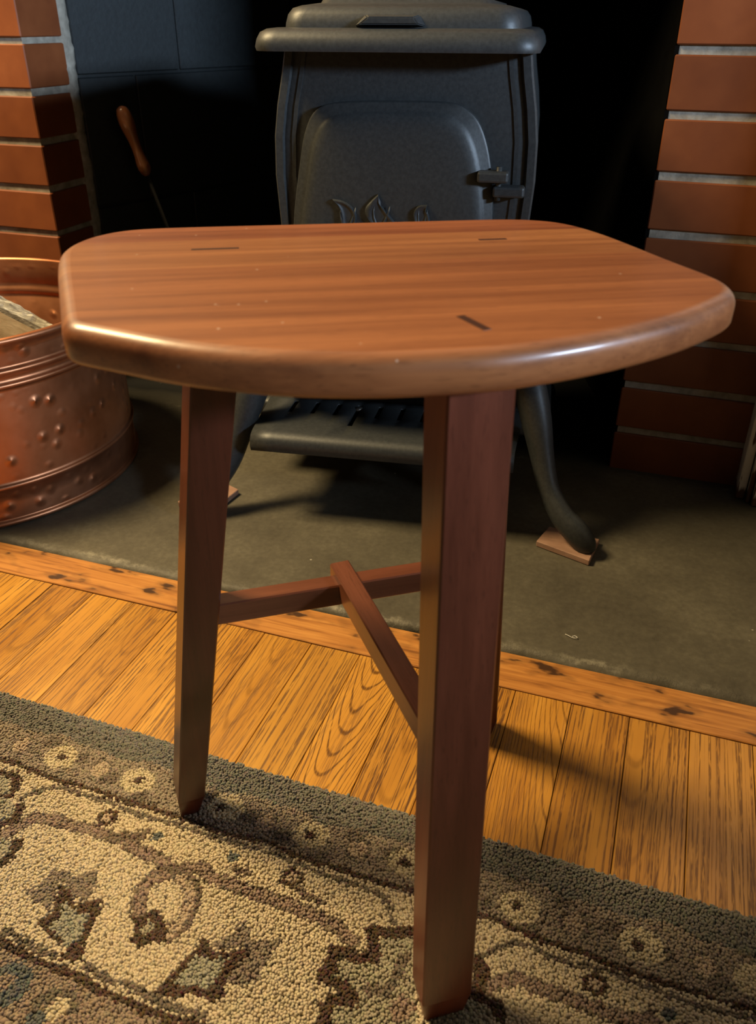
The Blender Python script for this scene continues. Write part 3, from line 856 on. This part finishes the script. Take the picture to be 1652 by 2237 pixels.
seg_a = [(-0.1475, -0.1310), (-0.1515, -0.1090), (-0.1565, -0.0820), (-0.1640, -0.0415), (-0.1702, -0.0040), (-0.1710, 0.0138), (-0.1654, 0.0354), (-0.1541, 0.0519), (-0.136, 0.0635), (-0.105, 0.0662), (-0.046, 0.0655), (0.044, 0.0640), (0.095, 0.0630), (0.1216, 0.0585), (0.1400, 0.0470), (0.1510, 0.0280), (0.1590, 0.000), (0.1650, -0.035), (0.1710, -0.070), (0.1758, -0.0940), (0.1757, -0.1100), (0.1718, -0.1230), (0.1640, -0.1325), (0.1430, -0.1480), (0.1197, -0.1620), (0.0801, -0.1788), (0.0352, -0.1904), (0.006, -0.1917), (-0.0221, -0.1904), (-0.0588, -0.1823), (-0.0966, -0.1655), (-0.1272, -0.1450), (-0.1430, -0.1340)]
outl = [p.to_2d() for p in catmull([(x, y, 0) for x, y in seg_a] + [(-0.1475, -0.1310, 0)], 4)][:-1]
# resample evenly and relax once so the rounded edge can follow it cleanly
def resample(P, step):
    P = P + [P[0]]
    out = [P[0].copy()]; acc = 0.0
    for a, b_ in zip(P[:-1], P[1:]):
        L = (b_ - a).length
        while acc + L >= step:
            t = (step - acc) / L
            a = a.lerp(b_, t); L = (b_ - a).length; acc = 0.0
            out.append(a.copy())
        acc += L
    return out


outl = resample(outl, 0.0042)
for _ in range(5):
    outl = [outl[i] * 0.5 + (outl[i - 1] + outl[(i + 1) % len(outl)]) * 0.25 for i in range(len(outl))]
n_o = len(outl)
nrm = []
for i in range(n_o):
    t = (outl[(i + 1) % n_o] - outl[i - 1]).normalized()
    nrm.append(Vector((-t.y, t.x)))       # outline runs clockwise: left normal points out
cen = Vector((0, -0.06))
if sum((outl[i] - cen).dot(nrm[i]) for i in range(n_o)) < 0:
    nrm = [-q for q in nrm]
RT, RB = 0.0075, 0.0055
prof = []                                  # (inset, z)
for k in range(7):
    a = k / 6 * PI / 2
    prof.append((RT - RT * math.sin(a), S_TOP - RT + RT * math.cos(a)))
for k in range(1, 7):
    a = k / 6 * PI / 2
    prof.append((RB - RB * math.cos(a), S_TOP - S_TH + RB - RB * math.sin(a)))
rings = [[(*(outl[i] - nrm[i] * ins), z) for i in range(n_o)] for ins, z in prof]
full = loft(rings, True, True, True, False, 'seat_full')
# glued-up planks
CUTS = [0.2, 0.0225, -0.0420, -0.1125, -0.3]
PT = [(0.98, 0.84, 0.84), (1.16, 1.20, 1.12), (0.88, 0.80, 0.75), (1.14, 1.09, 1.02)]
for i in range(4):
    bm = bmesh.new(); bm.from_mesh(full)
    for (cy, nn) in ((CUTS[i], 1), (CUTS[i + 1], -1)):
        r = bmesh.ops.bisect_plane(bm, geom=list(bm.verts) + list(bm.edges) + list(bm.faces), plane_co=(0, cy, 0), plane_no=(0, nn, 0), clear_outer=True)
        ed = [e for e in r['geom_cut'] if isinstance(e, bmesh.types.BMEdge) and e.is_valid]
        if ed: bmesh.ops.holes_fill(bm, edges=ed)

    me = bm_mesh('seat_plank', bm)
    sharp_smooth(me, 35)
    for p_ in me.polygons:
        if abs(p_.normal.z) > 0.9995 or len(p_.vertices) > 12: p_.use_smooth = False
    o = stool_part('seat_plank', me, M['seat_wood'])
    o.color = (*PT[i], 1)
bpy.data.meshes.remove(full)


def wedge(u0, v0, u1, v1, w):
    d = (Vector((u1, v1)) - Vector((u0, v0)))
    a = math.atan2(d.y, d.x); L = d.length
    me = box_mesh('wedge', -L / 2, L / 2, -w / 2, w / 2, -0.018, 0.00012)
    o = stool_part('wedge', me, M['wedge_wood'])
    o.location = ((u0 + u1) / 2, (v0 + v1) / 2, S_TOP)
    o.rotation_euler = (0, 0, a)


wedge(-0.0964, -0.0005, -0.0695, -0.0005, 0.0034)
wedge(0.0727, 0.0005, 0.0899, 0.0005, 0.0034)
wedge(0.0264, -0.1434, 0.0335, -0.1640, 0.0042)


def leg(bx, by, tx, ty, phi, w0, d0, w1, d1, zb):
    """tapered square leg with a small chamfer at the foot; corners given in the room, stored in stool space"""
    zt = S_TOP - S_TH + 0.002
    rings = []
    def ring(t, z, shr=0.0):
        cx, cy = bx + (tx - bx) * t, by + (ty - by) * t
        w, d = (w0 + (w1 - w0) * t) / 2 - shr, (d0 + (d1 - d0) * t) / 2 - shr
        e = Vector((math.cos(phi), math.sin(phi), 0)); n = Vector((-e.y, e.x, 0))
        c0 = Vector((cx, cy, z)); ch = 0.0011
        out = []
        for a, b_ in ((-1, -1), (1, -1), (1, 1), (-1, 1)):
            p = c0 + e * a * w + n * b_ * d
            qa = p - e * a * ch; qb = p - n * b_ * ch
            out += [qb, qa] if a * b_ > 0 else [qa, qb]
        return [SINV @ q for q in out]
    rings.append(ring(0, zb, 0.0032))
    rings.append(ring(0.045, zb + (zt - zb) * 0.045, 0.0002))
    for t in (0.2, 0.4, 0.6, 0.8, 1.0): rings.append(ring(t, zb + (zt - zb) * t))
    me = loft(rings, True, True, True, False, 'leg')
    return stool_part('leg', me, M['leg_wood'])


ZR = 0.0078
l1 = leg(-0.3030, 0.3985, -0.2506, 0.4327, 0.695, 0.0214, 0.0285, 0.0298, 0.0290, ZR); l1.color = (0.56, 0.42, 0.37, 1)  # dark tint puts the shade on the left leg into its colour
l2 = leg(-0.0615, 0.3100, -0.0773, 0.3500, 0.598, 0.0338, 0.0225, 0.0322, 0.0324, ZR); l2.color = (1.20, 1.02, 1.02, 1)  # brighter, pinker tint puts cool light on the front leg into its colour
l3 = leg(-0.0965, 0.5700, -0.1050, 0.5105, 0.549, 0.0280, 0.0235, 0.0290, 0.0320, 0.0002); l3.color = (0.95, 0.95, 0.95, 1)


def bar(p0, p1, w, h, name='stretcher'):
    a, b_ = SINV @ Vector(p0), SINV @ Vector(p1)
    d = b_ - a; L = d.length
    me = box_mesh(name, 0, L, -w / 2, w / 2, -h / 2, h / 2, 0.0010)
    o = stool_part(name, me, M['stretcher_wood'])
    o.location = a
    o.rotation_euler = (0, -math.asin(d.z / L), math.atan2(d.y, d.x))
    return o


bar((-0.2788, 0.4134, 0.2020), (-0.1000, 0.5380, 0.2020), 0.0150, 0.0180)
bar((-0.1990, 0.4880, 0.2075), (-0.0700, 0.3330, 0.2040), 0.0150, 0.0190)

# ================================================================== IRON STOVE
ST_YAW = math.radians(8.5)
stove = empty('iron_stove', (-0.28178, 0.86345, 0), ST_YAW)
tag(stove, 'black cast iron wood stove with flame relief door standing in the fireplace', 'stove')
IRON = M['cast_iron']


def rrect(x0, x1, y0, y1, z, r, n=6):
    out = []
    for cx, cy, a0 in ((x1 - r, y1 - r, 0), (x0 + r, y1 - r, PI / 2), (x0 + r, y0 + r, PI), (x1 - r, y0 + r, 1.5 * PI)):
        for k in range(n + 1):
            a = a0 + k / n * PI / 2
            out.append((cx + r * math.cos(a), cy + r * math.sin(a), z))
    return out


SX = -0.008
body_sec = [(0.116, 0.168, 0.140), (0.132, 0.168, 0.138), (0.150, 0.164, 0.100), (0.20, 0.148, 0.068), (0.26, 0.1375, 0.062), (0.32, 0.1350, 0.0590), (0.37, 0.1365, 0.0575), (0.42, 0.1395, 0.0575), (0.46, 0.1385, 0.0585), (0.49, 0.1345, 0.0600), (0.52, 0.1285, 0.0625), (0.543, 0.1250, 0.0650)]
rings = [rrect(SX * 0.2 - hw, SX * 0.2 + hw, yf, 0.40, z, 0.014) for z, hw, yf in body_sec]
link_mesh('body', sharp_smooth(loft(rings, True, True, True, False, 'body'), 50), IRON, stove)
# raised flanges down both edges of the front casting
for sgn in (-1, 1):
    pth = []
    for z, hw, yf in body_sec[3:]:
        pth.append((z, sgn * hw, yf))
    rings = []
    for z, x, yf in pth:
        xa, xb = x * 1.0 + sgn * 0.0025, x - sgn * 0.009
        rings.append([(xa, yf + 0.016, z), (xa, yf - 0.0005, z), (xa - sgn * 0.002, yf - 0.0035, z), (xb + sgn * 0.002, yf - 0.0035, z), (xb, yf + 0.002, z)])
    link_mesh('front_flange', loft(rings, True, True, True, False, 'front_flange'), IRON, stove)
    # a thin second rib inside the flange
    rings = []
    for z, x, yf in pth:
        xc = x - sgn * 0.019
        rings.append([(xc + 0.0022, yf + 0.004, z), (xc + 0.0022, yf - 0.0014, z), (xc - 0.0022, yf - 0.0014, z), (xc - 0.0022, yf + 0.004, z)])
    link_mesh('front_rib', loft(rings, True, True, True, False, 'front_rib'), IRON, stove)

# top plate with a rolled rim
LX0, LX1, LY0, LY1 = -0.1515, 0.1365, 0.020, 0.43
sec = [(0.010, 0.5435, 0.020), (0.001, 0.5415, 0.024), (0.0, 0.545, 0.024), (0.0015, 0.5520, 0.024), (0.005, 0.5580, 0.022), (0.011, 0.5610, 0.020), (0.020, 0.5620, 0.018)]
rings = [rrect(LX0 + i, LX1 - i, LY0 + i, LY1 - i, z, r) for i, z, r in sec]
link_mesh('top_plate', sharp_smooth(loft(rings, True, True, True, False, 'top_plate'), 60), IRON, stove)
# swing lid on top, with its finger grip
RX0, RX1, RY0, RY1 = -0.1250, 0.1165, 0.045, 0.40
sec = [(0.0, 0.5610, 0.022), (0.0005, 0.566, 0.022), (0.0025, 0.5735, 0.022), (0.007, 0.5790, 0.020), (0.015, 0.5815, 0.018), (0.032, 0.5838, 0.014), (0.034, 0.5868, 0.012), (0.040, 0.5875, 0.010)]
rings = [rrect(RX0 + i, RX1 - i, RY0 + i, RY1 - i, z, max(r, 0.004)) for i, z, r in sec]
lid = link_mesh('swing_lid', sharp_smooth(loft(rings, True, True, True, False, 'swing_lid'), 60), IRON, stove)
g = pymesh('lid_grip', [(-0.0500, 0.0480, 0.5630), (0.0240, 0.0480, 0.5630), (0.0165, 0.0480, 0.5735), (-0.0380, 0.0480, 0.5735),
                        (-0.0430, 0.0335, 0.5650), (0.0170, 0.0335, 0.5650), (0.0120, 0.0335, 0.5715), (-0.0330, 0.0335, 0.5715)],
           [(0, 1, 2, 3), (4, 5, 6, 7), (0, 1, 5, 4), (1, 2, 6, 5), (2, 3, 7, 6), (3, 0, 4, 7)])
bm = bmesh.new(); bm.from_mesh(g); bmesh.ops.bevel(bm, geom=list(bm.edges), offset=0.0012, segments=2, affect='EDGES'); bm.to_mesh(g); bm.free()
link_mesh('lid_grip', g, IRON, lid)

# arched door
door_pts = [(-0.116, 0.205), (-0.1235, 0.28), (-0.1228, 0.365), (-0.1115, 0.4375), (-0.104, 0.468), (-0.0918, 0.487), (-0.067, 0.4945), (-0.01, 0.4965), (0.0477, 0.4960), (0.0680, 0.4890), (0.0815, 0.4750), (0.0920, 0.4476), (0.0985, 0.410), (0.1006, 0.374), (0.1020, 0.28), (0.096, 0.205)]
dp = [(p.x, p.y) for p in catmull([(x, z, 0) for x, z in door_pts], 4)]
dcx, dcz = -0.011, 0.352


def inset(pts, d):
    return [(x - math.copysign(min(d, abs(x - dcx)), x - dcx) * min(1, abs(x - dcx) / 0.05), z - math.copysign(min(d, abs(z - dcz)), z - dcz) * min(1, abs(z - dcz) / 0.06)) for x, z in pts]


seq = [(0.0, 0.066), (0.0, 0.0505), (0.0015, 0.0490), (0.0085, 0.0485), (0.0105, 0.0462), (0.0135, 0.0440), (0.0200, 0.0425)]
rings = [[(x, y, z) for x, z in inset(dp, d)] for d, y in seq]
last = inset(dp, 0.02)
for k_, y in ((0.8, 0.0414), (0.55, 0.0408), (0.25, 0.0405)): rings.append([(dcx + (x - dcx) * k_, y, dcz + (z - dcz) * k_) for x, z in last])
door = link_mesh('door', sharp_smooth(loft(rings, True, True, True, False, 'door'), 48), IRON, stove)


def fpx(cx, cy):
    px_, py_ = 640 + cx / 2.753, 380 + cy / 2.753
    return ((px_ - 703) * 0.000477 - 0.0893, 0.3665 + (500 - py_) * 0.000487)


FL = [[(262, 140), (330, 150), (390, 185), (415, 230), (410, 290), (430, 340), (450, 420), (430, 520), (390, 540), (345, 450), (340, 340), (325, 290), (320, 230), (300, 175)],
      [(555, 100), (562, 150), (610, 205), (660, 260), (690, 310), (690, 400), (650, 520), (600, 530), (585, 420), (570, 335), (530, 290), (482, 240), (472, 190), (500, 150)],
      [(865, 152), (858, 180), (872, 205), (885, 260), (892, 320), (890, 420), (860, 520), (820, 520), (805, 420), (800, 325), (790, 260), (780, 200), (810, 160)]]
for f_ in FL:
    pts = [fpx(*q) for q in f_]
    pts = [(p.x, p.y) for p in catmull([(x, z, 0) for x, z in pts] + [(pts[0][0], pts[0][1], 0)], 3)][:-1]
    cx = sum(p[0] for p in pts) / len(pts); cz = sum(p[1] for p in pts) / len(pts)
    rings = []
    for k, y in ((1.0, 0.0425), (1.0, 0.0385), (0.90, 0.0360), (0.70, 0.0362), (0.58, 0.0372), (0.30, 0.0374)):
        rings.append([(cx + (x - cx) * k, y, cz + (z - cz) * (1 - (1 - k) * 0.35)) for x, z in pts])
    fo = link_mesh('flame_relief', sharp_smooth(loft(rings, True, True, True, False, 'flame_relief'), 60), IRON, door)
    # raised veins inside the flame
    for q in (-0.25, 0.2):
        w_ = max(abs(p[0] - cx) for p in pts)
        vp = [(cx + w_ * (q + 0.25 * math.sin(t * 5 + q * 9)), 0.0372, cz + 0.022 - t * 0.05) for t in np.linspace(0, 1, 9)]
        ve = sweep(vp, [0.0012 * (0.4 + math.sin(PI * min(0.98, max(0.02, t)))) for t in np.linspace(0, 1, 9)], 6, 'flame_vein')
        for v in ve.vertices: pass
        fo2 = link_mesh('flame_vein', ve, IRON, door)
# ring-shaped air control at the lower left of the door
ring = [(-0.0893 + 0.0085 * math.cos(a), 0.0335, 0.3620 + 0.0085 * math.sin(a)) for a in np.linspace(0, 2 * PI, 25)]
link_mesh('air_control', sweep(ring, 0.0030, 8, 'air_control', cap=False), M['steel_bolt'], door)
link_mesh('control_stem', sweep([(-0.0893, 0.0435, 0.3620), (-0.0893, 0.0345, 0.3620)], 0.0058, 14, 'control_stem'), IRON, door)
# hinge lug on the door and bracket on the body
link_mesh('hinge_lug', box_mesh('hinge_lug', 0.082, 0.1145, 0.0340, 0.054, 0.4225, 0.4335, 0.0025, 2), IRON, door)
link_mesh('hinge_bracket', box_mesh('hinge_bracket', 0.0985, 0.1320, 0.0400, 0.062, 0.4075, 0.4185, 0.0025, 2), IRON, stove)
link_mesh('hinge_pin', sweep([(0.104, 0.0450, 0.404), (0.104, 0.0450, 0.4375)], 0.0032, 10, 'hinge_pin'), IRON, stove)
# lower hinge, hidden behind the stool from here
link_mesh('hinge_lug', box_mesh('hinge_lug_low', 0.082, 0.1145, 0.0340, 0.054, 0.2525, 0.2635, 0.0025, 2), IRON, door)
link_mesh('hinge_bracket', box_mesh('hinge_bracket_low', 0.0985, 0.1340, 0.0400, 0.064, 0.2375, 0.2485, 0.0025, 2), IRON, stove)

# base plate
rings = [rrect(-0.225 + i, 0.190 - i, 0.134 + i, 0.43 - i, z, 0.012) for i, z in ((0.003, 0.092), (0.0, 0.095), (0.0, 0.110), (0.003, 0.1145), (0.02, 0.1165))]
link_mesh('base_plate', sharp_smooth(loft(rings, True, True, True, False, 'base_plate'), 60), IRON, stove)

# ash shelf with open slots
slot_x = [-0.150, -0.120, -0.090, -0.0625, -0.034, -0.004, 0.026, 0.056, 0.086, 0.116]
SW = 0.0068
xe = [-0.182]
for s_ in slot_x: xe += [s_ - SW / 2, s_ + SW / 2]
xe += [0.148]
ye = [(0.0215, 0.0985), (0.0170, 0.1000), (0.0155, 0.1050), (0.0165, 0.1110), (0.0200, 0.1155), (0.0270, 0.1180), (0.058, 0.1185), (0.086, 0.1190), (0.124, 0.1195), (0.165, 0.1200)]
bm = bmesh.new()
gv = []
for (yy, z) in ye:
    row = []
    for i, x in enumerate(xe):
        kx = 1.0 + max(0, yy - 0.03) * 0.42 if i in (0, len(xe) - 1) else 1.0
        slant = (yy - 0.1) * 0.02 if 0 < i < len(xe) - 1 else 0
        row.append(bm.verts.new((x * kx + slant, yy, z)))
    gv.append(row)
for r in range(len(ye) - 1):
    for i in range(len(xe) - 1):
        is_slot = (i % 2 == 1)
        si = (i - 1) // 2
        if is_slot and ((r == 7) or (r == 6 and slot_x[si] == -0.0625)): continue
        bm.faces.new((gv[r][i], gv[r][i + 1], gv[r + 1][i + 1], gv[r + 1][i]))
shelf = link_mesh('ash_shelf', bm_mesh('ash_shelf', bm), IRON, stove)
sharp_smooth(shelf.data, 50)
sm_ = shelf.modifiers.new('thick', 'SOLIDIFY'); sm_.thickness = 0.0035; sm_.offset = 1.0 if shelf.data.polygons[0].normal.z < 0 else -1.0
# bolt with a domed head in the wide slot
bp = [(0.0, 0.1235), (0.003, 0.1240), (0.0050, 0.1230), (0.0056, 0.1205), (0.0056, 0.1190), (0.003, 0.1188), (0.003, 0.112)]
link_mesh('bolt', lathe(bp[1:], 20, 'bolt', True, True), M['steel_bolt'], stove, (-0.0625, 0.114, 0.0))
link_mesh('ash_tray', box_mesh('ash_tray', -0.17, 0.14, 0.06, 0.16, 0.104, 0.107, 0.001), IRON, stove)

# cabriole legs
pth = [(0.150, 0.090, 0.205), (0.160, 0.072, 0.179), (0.170, 0.060, 0.148), (0.1815, 0.045, 0.1065), (0.1936, 0.030, 0.071), (0.2120, 0.013, 0.0455), (0.2290, 0.004, 0.0320), (0.2400, 0.000, 0.0200), (0.2430, 0.000, 0.0108)]
rad = [0.022, 0.0225, 0.021, 0.0165, 0.0150, 0.0165, 0.0180, 0.0165, 0.0150]
cp = catmull(pth, 4)
cr = [v.x for v in catmull([(r, 0, 0) for r in rad], 4)]
LC = -0.012
for sx in (1, -1):
    for back in (False, True):
        pts = []
        for p in cp:
            x = LC + sx * (p.x - LC) if sx < 0 else p.x
            if back: x = LC + (x - LC) * 0.80
            y = p.y if not back else 0.48 - p.y
            pts.append((x, y, max(p.z, 0.0105)))
        me = sweep(pts, cr, 14, 'leg', True, 0.85)
        for v in me.vertices:
            if v.co.z < 0.0105: v.co.z = 0.0105
        link_mesh('leg', me, IRON, stove)


# ---- small scraps of board under the stove feet
def pad(quad, label):
    n = 4
    cx = sum(q[0] for q in quad) / 4; cy = sum(q[1] for q in quad) / 4
    v = [(x - cx, y - cy, 0.0) for x, y in quad] + [(x - cx, y - cy, 0.0078) for x, y in quad]
    me = pymesh('foot_pad', v, [(0, 1, 2, 3), (4, 5, 6, 7), (0, 1, 5, 4), (1, 2, 6, 5), (2, 3, 7, 6), (3, 0, 4, 7)])
    bm = bmesh.new(); bm.from_mesh(me); bmesh.ops.bevel(bm, geom=list(bm.edges), offset=0.0008, segments=1, affect='EDGES'); bm.to_mesh(me); bm.free()
    o = link_mesh('foot_pad', me, M['pad_board'], None, (cx, cy, 0.0025))
    tag(o, label, 'board', 'boards under the stove feet')


pad([(-0.1001, 0.8970), (-0.0323, 0.8742), (-0.0263, 0.9275), (-0.0907, 0.9373)], 'pinkish brown board scrap under the front stove foot on the right')
pad([(-0.573, 0.836), (-0.520, 0.808), (-0.5110, 0.8930), (-0.553, 0.910)], 'brown board scrap under the stove foot behind the left stool leg')

# ================================================================== COPPER BUCKET
bucket = empty('copper_bucket', (-0.9145, 0.8633, 0.0022))
tag(bucket, 'round hammered copper bucket holding firewood beside the left brick pier', 'bucket')
R0 = 0.2170


def bead(zc, r, out=1, n=7):
    return [(R0 + out * r * math.cos(a), zc + r * math.sin(a)) for a in np.linspace(-PI / 2, PI / 2, n)]


prof = [(R0 - 0.003, 0.0)] + bead(0.0042, 0.0040) + [(R0, 0.010), (R0, 0.030)] + bead(0.0545, 0.0034) + [(R0, 0.062), (R0, 0.12), (R0, 0.178)] + bead(0.1855, 0.0038) + [(R0, 0.1935)] + bead(0.2025, 0.0042) + [(R0, 0.210), (R0 + 0.0005, 0.225), (R0 + 0.001, 0.235)]
for a in np.linspace(-PI / 2, 1.1 * PI, 12): prof.append((R0 + 0.0020 + 0.0046 * math.cos(a), 0.2395 + 0.0046 * math.sin(a)))
Ri = R0 - 0.0022
prof += [(Ri, 0.234), (Ri, 0.2085), (Ri + 0.0026, 0.2055), (Ri + 0.0026, 0.2000), (Ri, 0.1970), (Ri, 0.1905), (Ri + 0.0024, 0.1880), (Ri + 0.0024, 0.1835), (Ri, 0.181), (Ri, 0.05), (Ri, 0.008), (Ri - 0.02, 0.006)]
link_mesh('shell', lathe(prof, 160, 'shell'), M['copper'], bucket)
link_mesh('bottom', lathe([(0.001, 0.004), (R0 - 0.004, 0.004), (R0 - 0.004, 0.007), (0.001, 0.007)], 64, 'bottom', True, True), M['copper'], bucket)


# ---- split firewood inside
def split_log(a, b, r, up, half, label, seed, wedge_ang=1.2):
    """wedge-shaped split log: curved bark on one side, pale split faces on the others"""
    rg = np.random.default_rng(seed)
    A, B = Vector(a), Vector(b)
    ax = (B - A).normalized()
    u_ = (Vector(up) - ax * Vector(up).dot(ax)).normalized()
    w_ = ax.cross(u_)
    L = (B - A).length
    o = empty('firewood_log', A)
    tag(o, label, 'log')
    nseg, narc = 26, 15
    outer, inner, flat = [], [], []
    for i in range(nseg + 1):
        t = i / nseg
        c0 = ax * (L * t)
        ro, ri = [], []
        for k in range(narc + 1):
            th = -half + 2 * half * k / narc
            rr = r * (1 + 0.03 * math.sin(th * 5 + t * 9 + seed) + 0.02 * rg.normal())
            dv = u_ * math.cos(th) + w_ * math.sin(th)
            ro.append(c0 + dv * rr); ri.append(c0 + dv * (r * 0.90))
        outer.append(ro); inner.append(ri)
        core = c0 + u_ * (r * math.cos(half) * 0.15)
        flat.append([inner[-1][0], c0 + u_ * 0.12 * r, inner[-1][-1]])
    # bark slab
    v, f = [], []
    m_ = narc + 1
    for i in range(nseg + 1): v += outer[i] + inner[i]
    st = 2 * m_
    for i in range(nseg):
        for k in range(narc):
            f.append((i * st + k, i * st + k + 1, (i + 1) * st + k + 1, (i + 1) * st + k))
        f.append((i * st, (i + 1) * st, (i + 1) * st + m_, i * st + m_))
        f.append((i * st + narc, i * st + m_ + narc, (i + 1) * st + m_ + narc, (i + 1) * st + narc))
    for i in (0, nseg):
        for k in range(narc): f.append((i * st + k, i * st + k + 1, i * st + m_ + k + 1, i * st + m_ + k))
    link_mesh('bark', pymesh('bark', v, f), M['bark'], o)
    # pale heartwood
    rings = [inner[i] + [flat[i][1]] for i in range(nseg + 1)]
    link_mesh('split_face', loft(rings, True, True, True, False, 'split_face'), M['split_wood'], o)
    return o


split_log((-1.020, 0.972, 0.166), (-0.768, 0.905, 0.122), 0.066, (0.25, 0.85, 0.50), 1.05, 'grey barked split log with pale face resting in the copper bucket', 3)
split_log((-1.06, 0.86, 0.075), (-0.76, 0.84, 0.070), 0.060, (0.0, -0.3, 1.0), 1.3, 'darker split log lying low in the copper bucket', 5)

# ================================================================== FIRE TOOL leaning in the firebox
top, low = Vector((-0.9000, 1.3040, 0.4444)), Vector((-0.8860, 1.3350, 0.3355))
dirp = (low - top).normalized()
foot = Vector((-0.8420, 1.4250, 0.0032))
tool = empty('fire_tool', foot)
tag(tool, 'iron fire tool with turned brown wooden handle leaning on the black wall', 'fire tool')
zax = (top - foot).normalized()
q = zax.to_track_quat('Z', 'Y').to_euler()
Lt = (top - foot).length
hl = (low - top).length
hp = [(0.0030, hl + 0.0), (0.0085, hl - 0.003), (0.0120, hl - 0.012), (0.0132, hl - 0.024), (0.0122, hl - 0.036), (0.0098, hl - 0.050), (0.0084, hl - 0.066), (0.0090, hl - 0.080), (0.0112, hl - 0.094), (0.0114, hl - 0.102), (0.0088, hl - 0.110), (0.0050, hl - 0.115)]
link_mesh('handle', lathe(hp[::-1], 24, 'handle', True, True), M['handle_wood'], tool, zax * (Lt - hl), q)
link_mesh('shaft', sweep([(0, 0, 0.03), (0, 0, Lt - hl + 0.01)], 0.0032, 10, 'shaft'), M['iron_rod'], tool, (0, 0, 0), q)
link_mesh('hook', sweep(catmull([(0, 0, 0.035), (0, 0, 0.012), (0.006, 0, 0.004), (0.016, 0, 0.006), (0.022, 0, 0.016)], 4), 0.0034, 8, 'hook'), M['iron_rod'], tool, (0, 0, 0), q)

# ================================================================== lint on the hearth
th = sweep(catmull([(-0.016, 0.004, 0.001), (-0.008, 0.000, 0.0015), (0.000, -0.003, 0.001), (0.007, -0.004, 0.002), (0.010, 0.000, 0.0015), (0.004, 0.003, 0.002), (-0.001, 0.000, 0.001)], 5), 0.0006, 6, 'thread')
lt = link_mesh('lint_thread', th, M['thread'], None, (-0.032, 0.731, 0.0026))
lt.scale = (0.5, 0.5, 0.7)
tag(lt, 'white curl of lint thread lying on the hearth slab', 'thread')
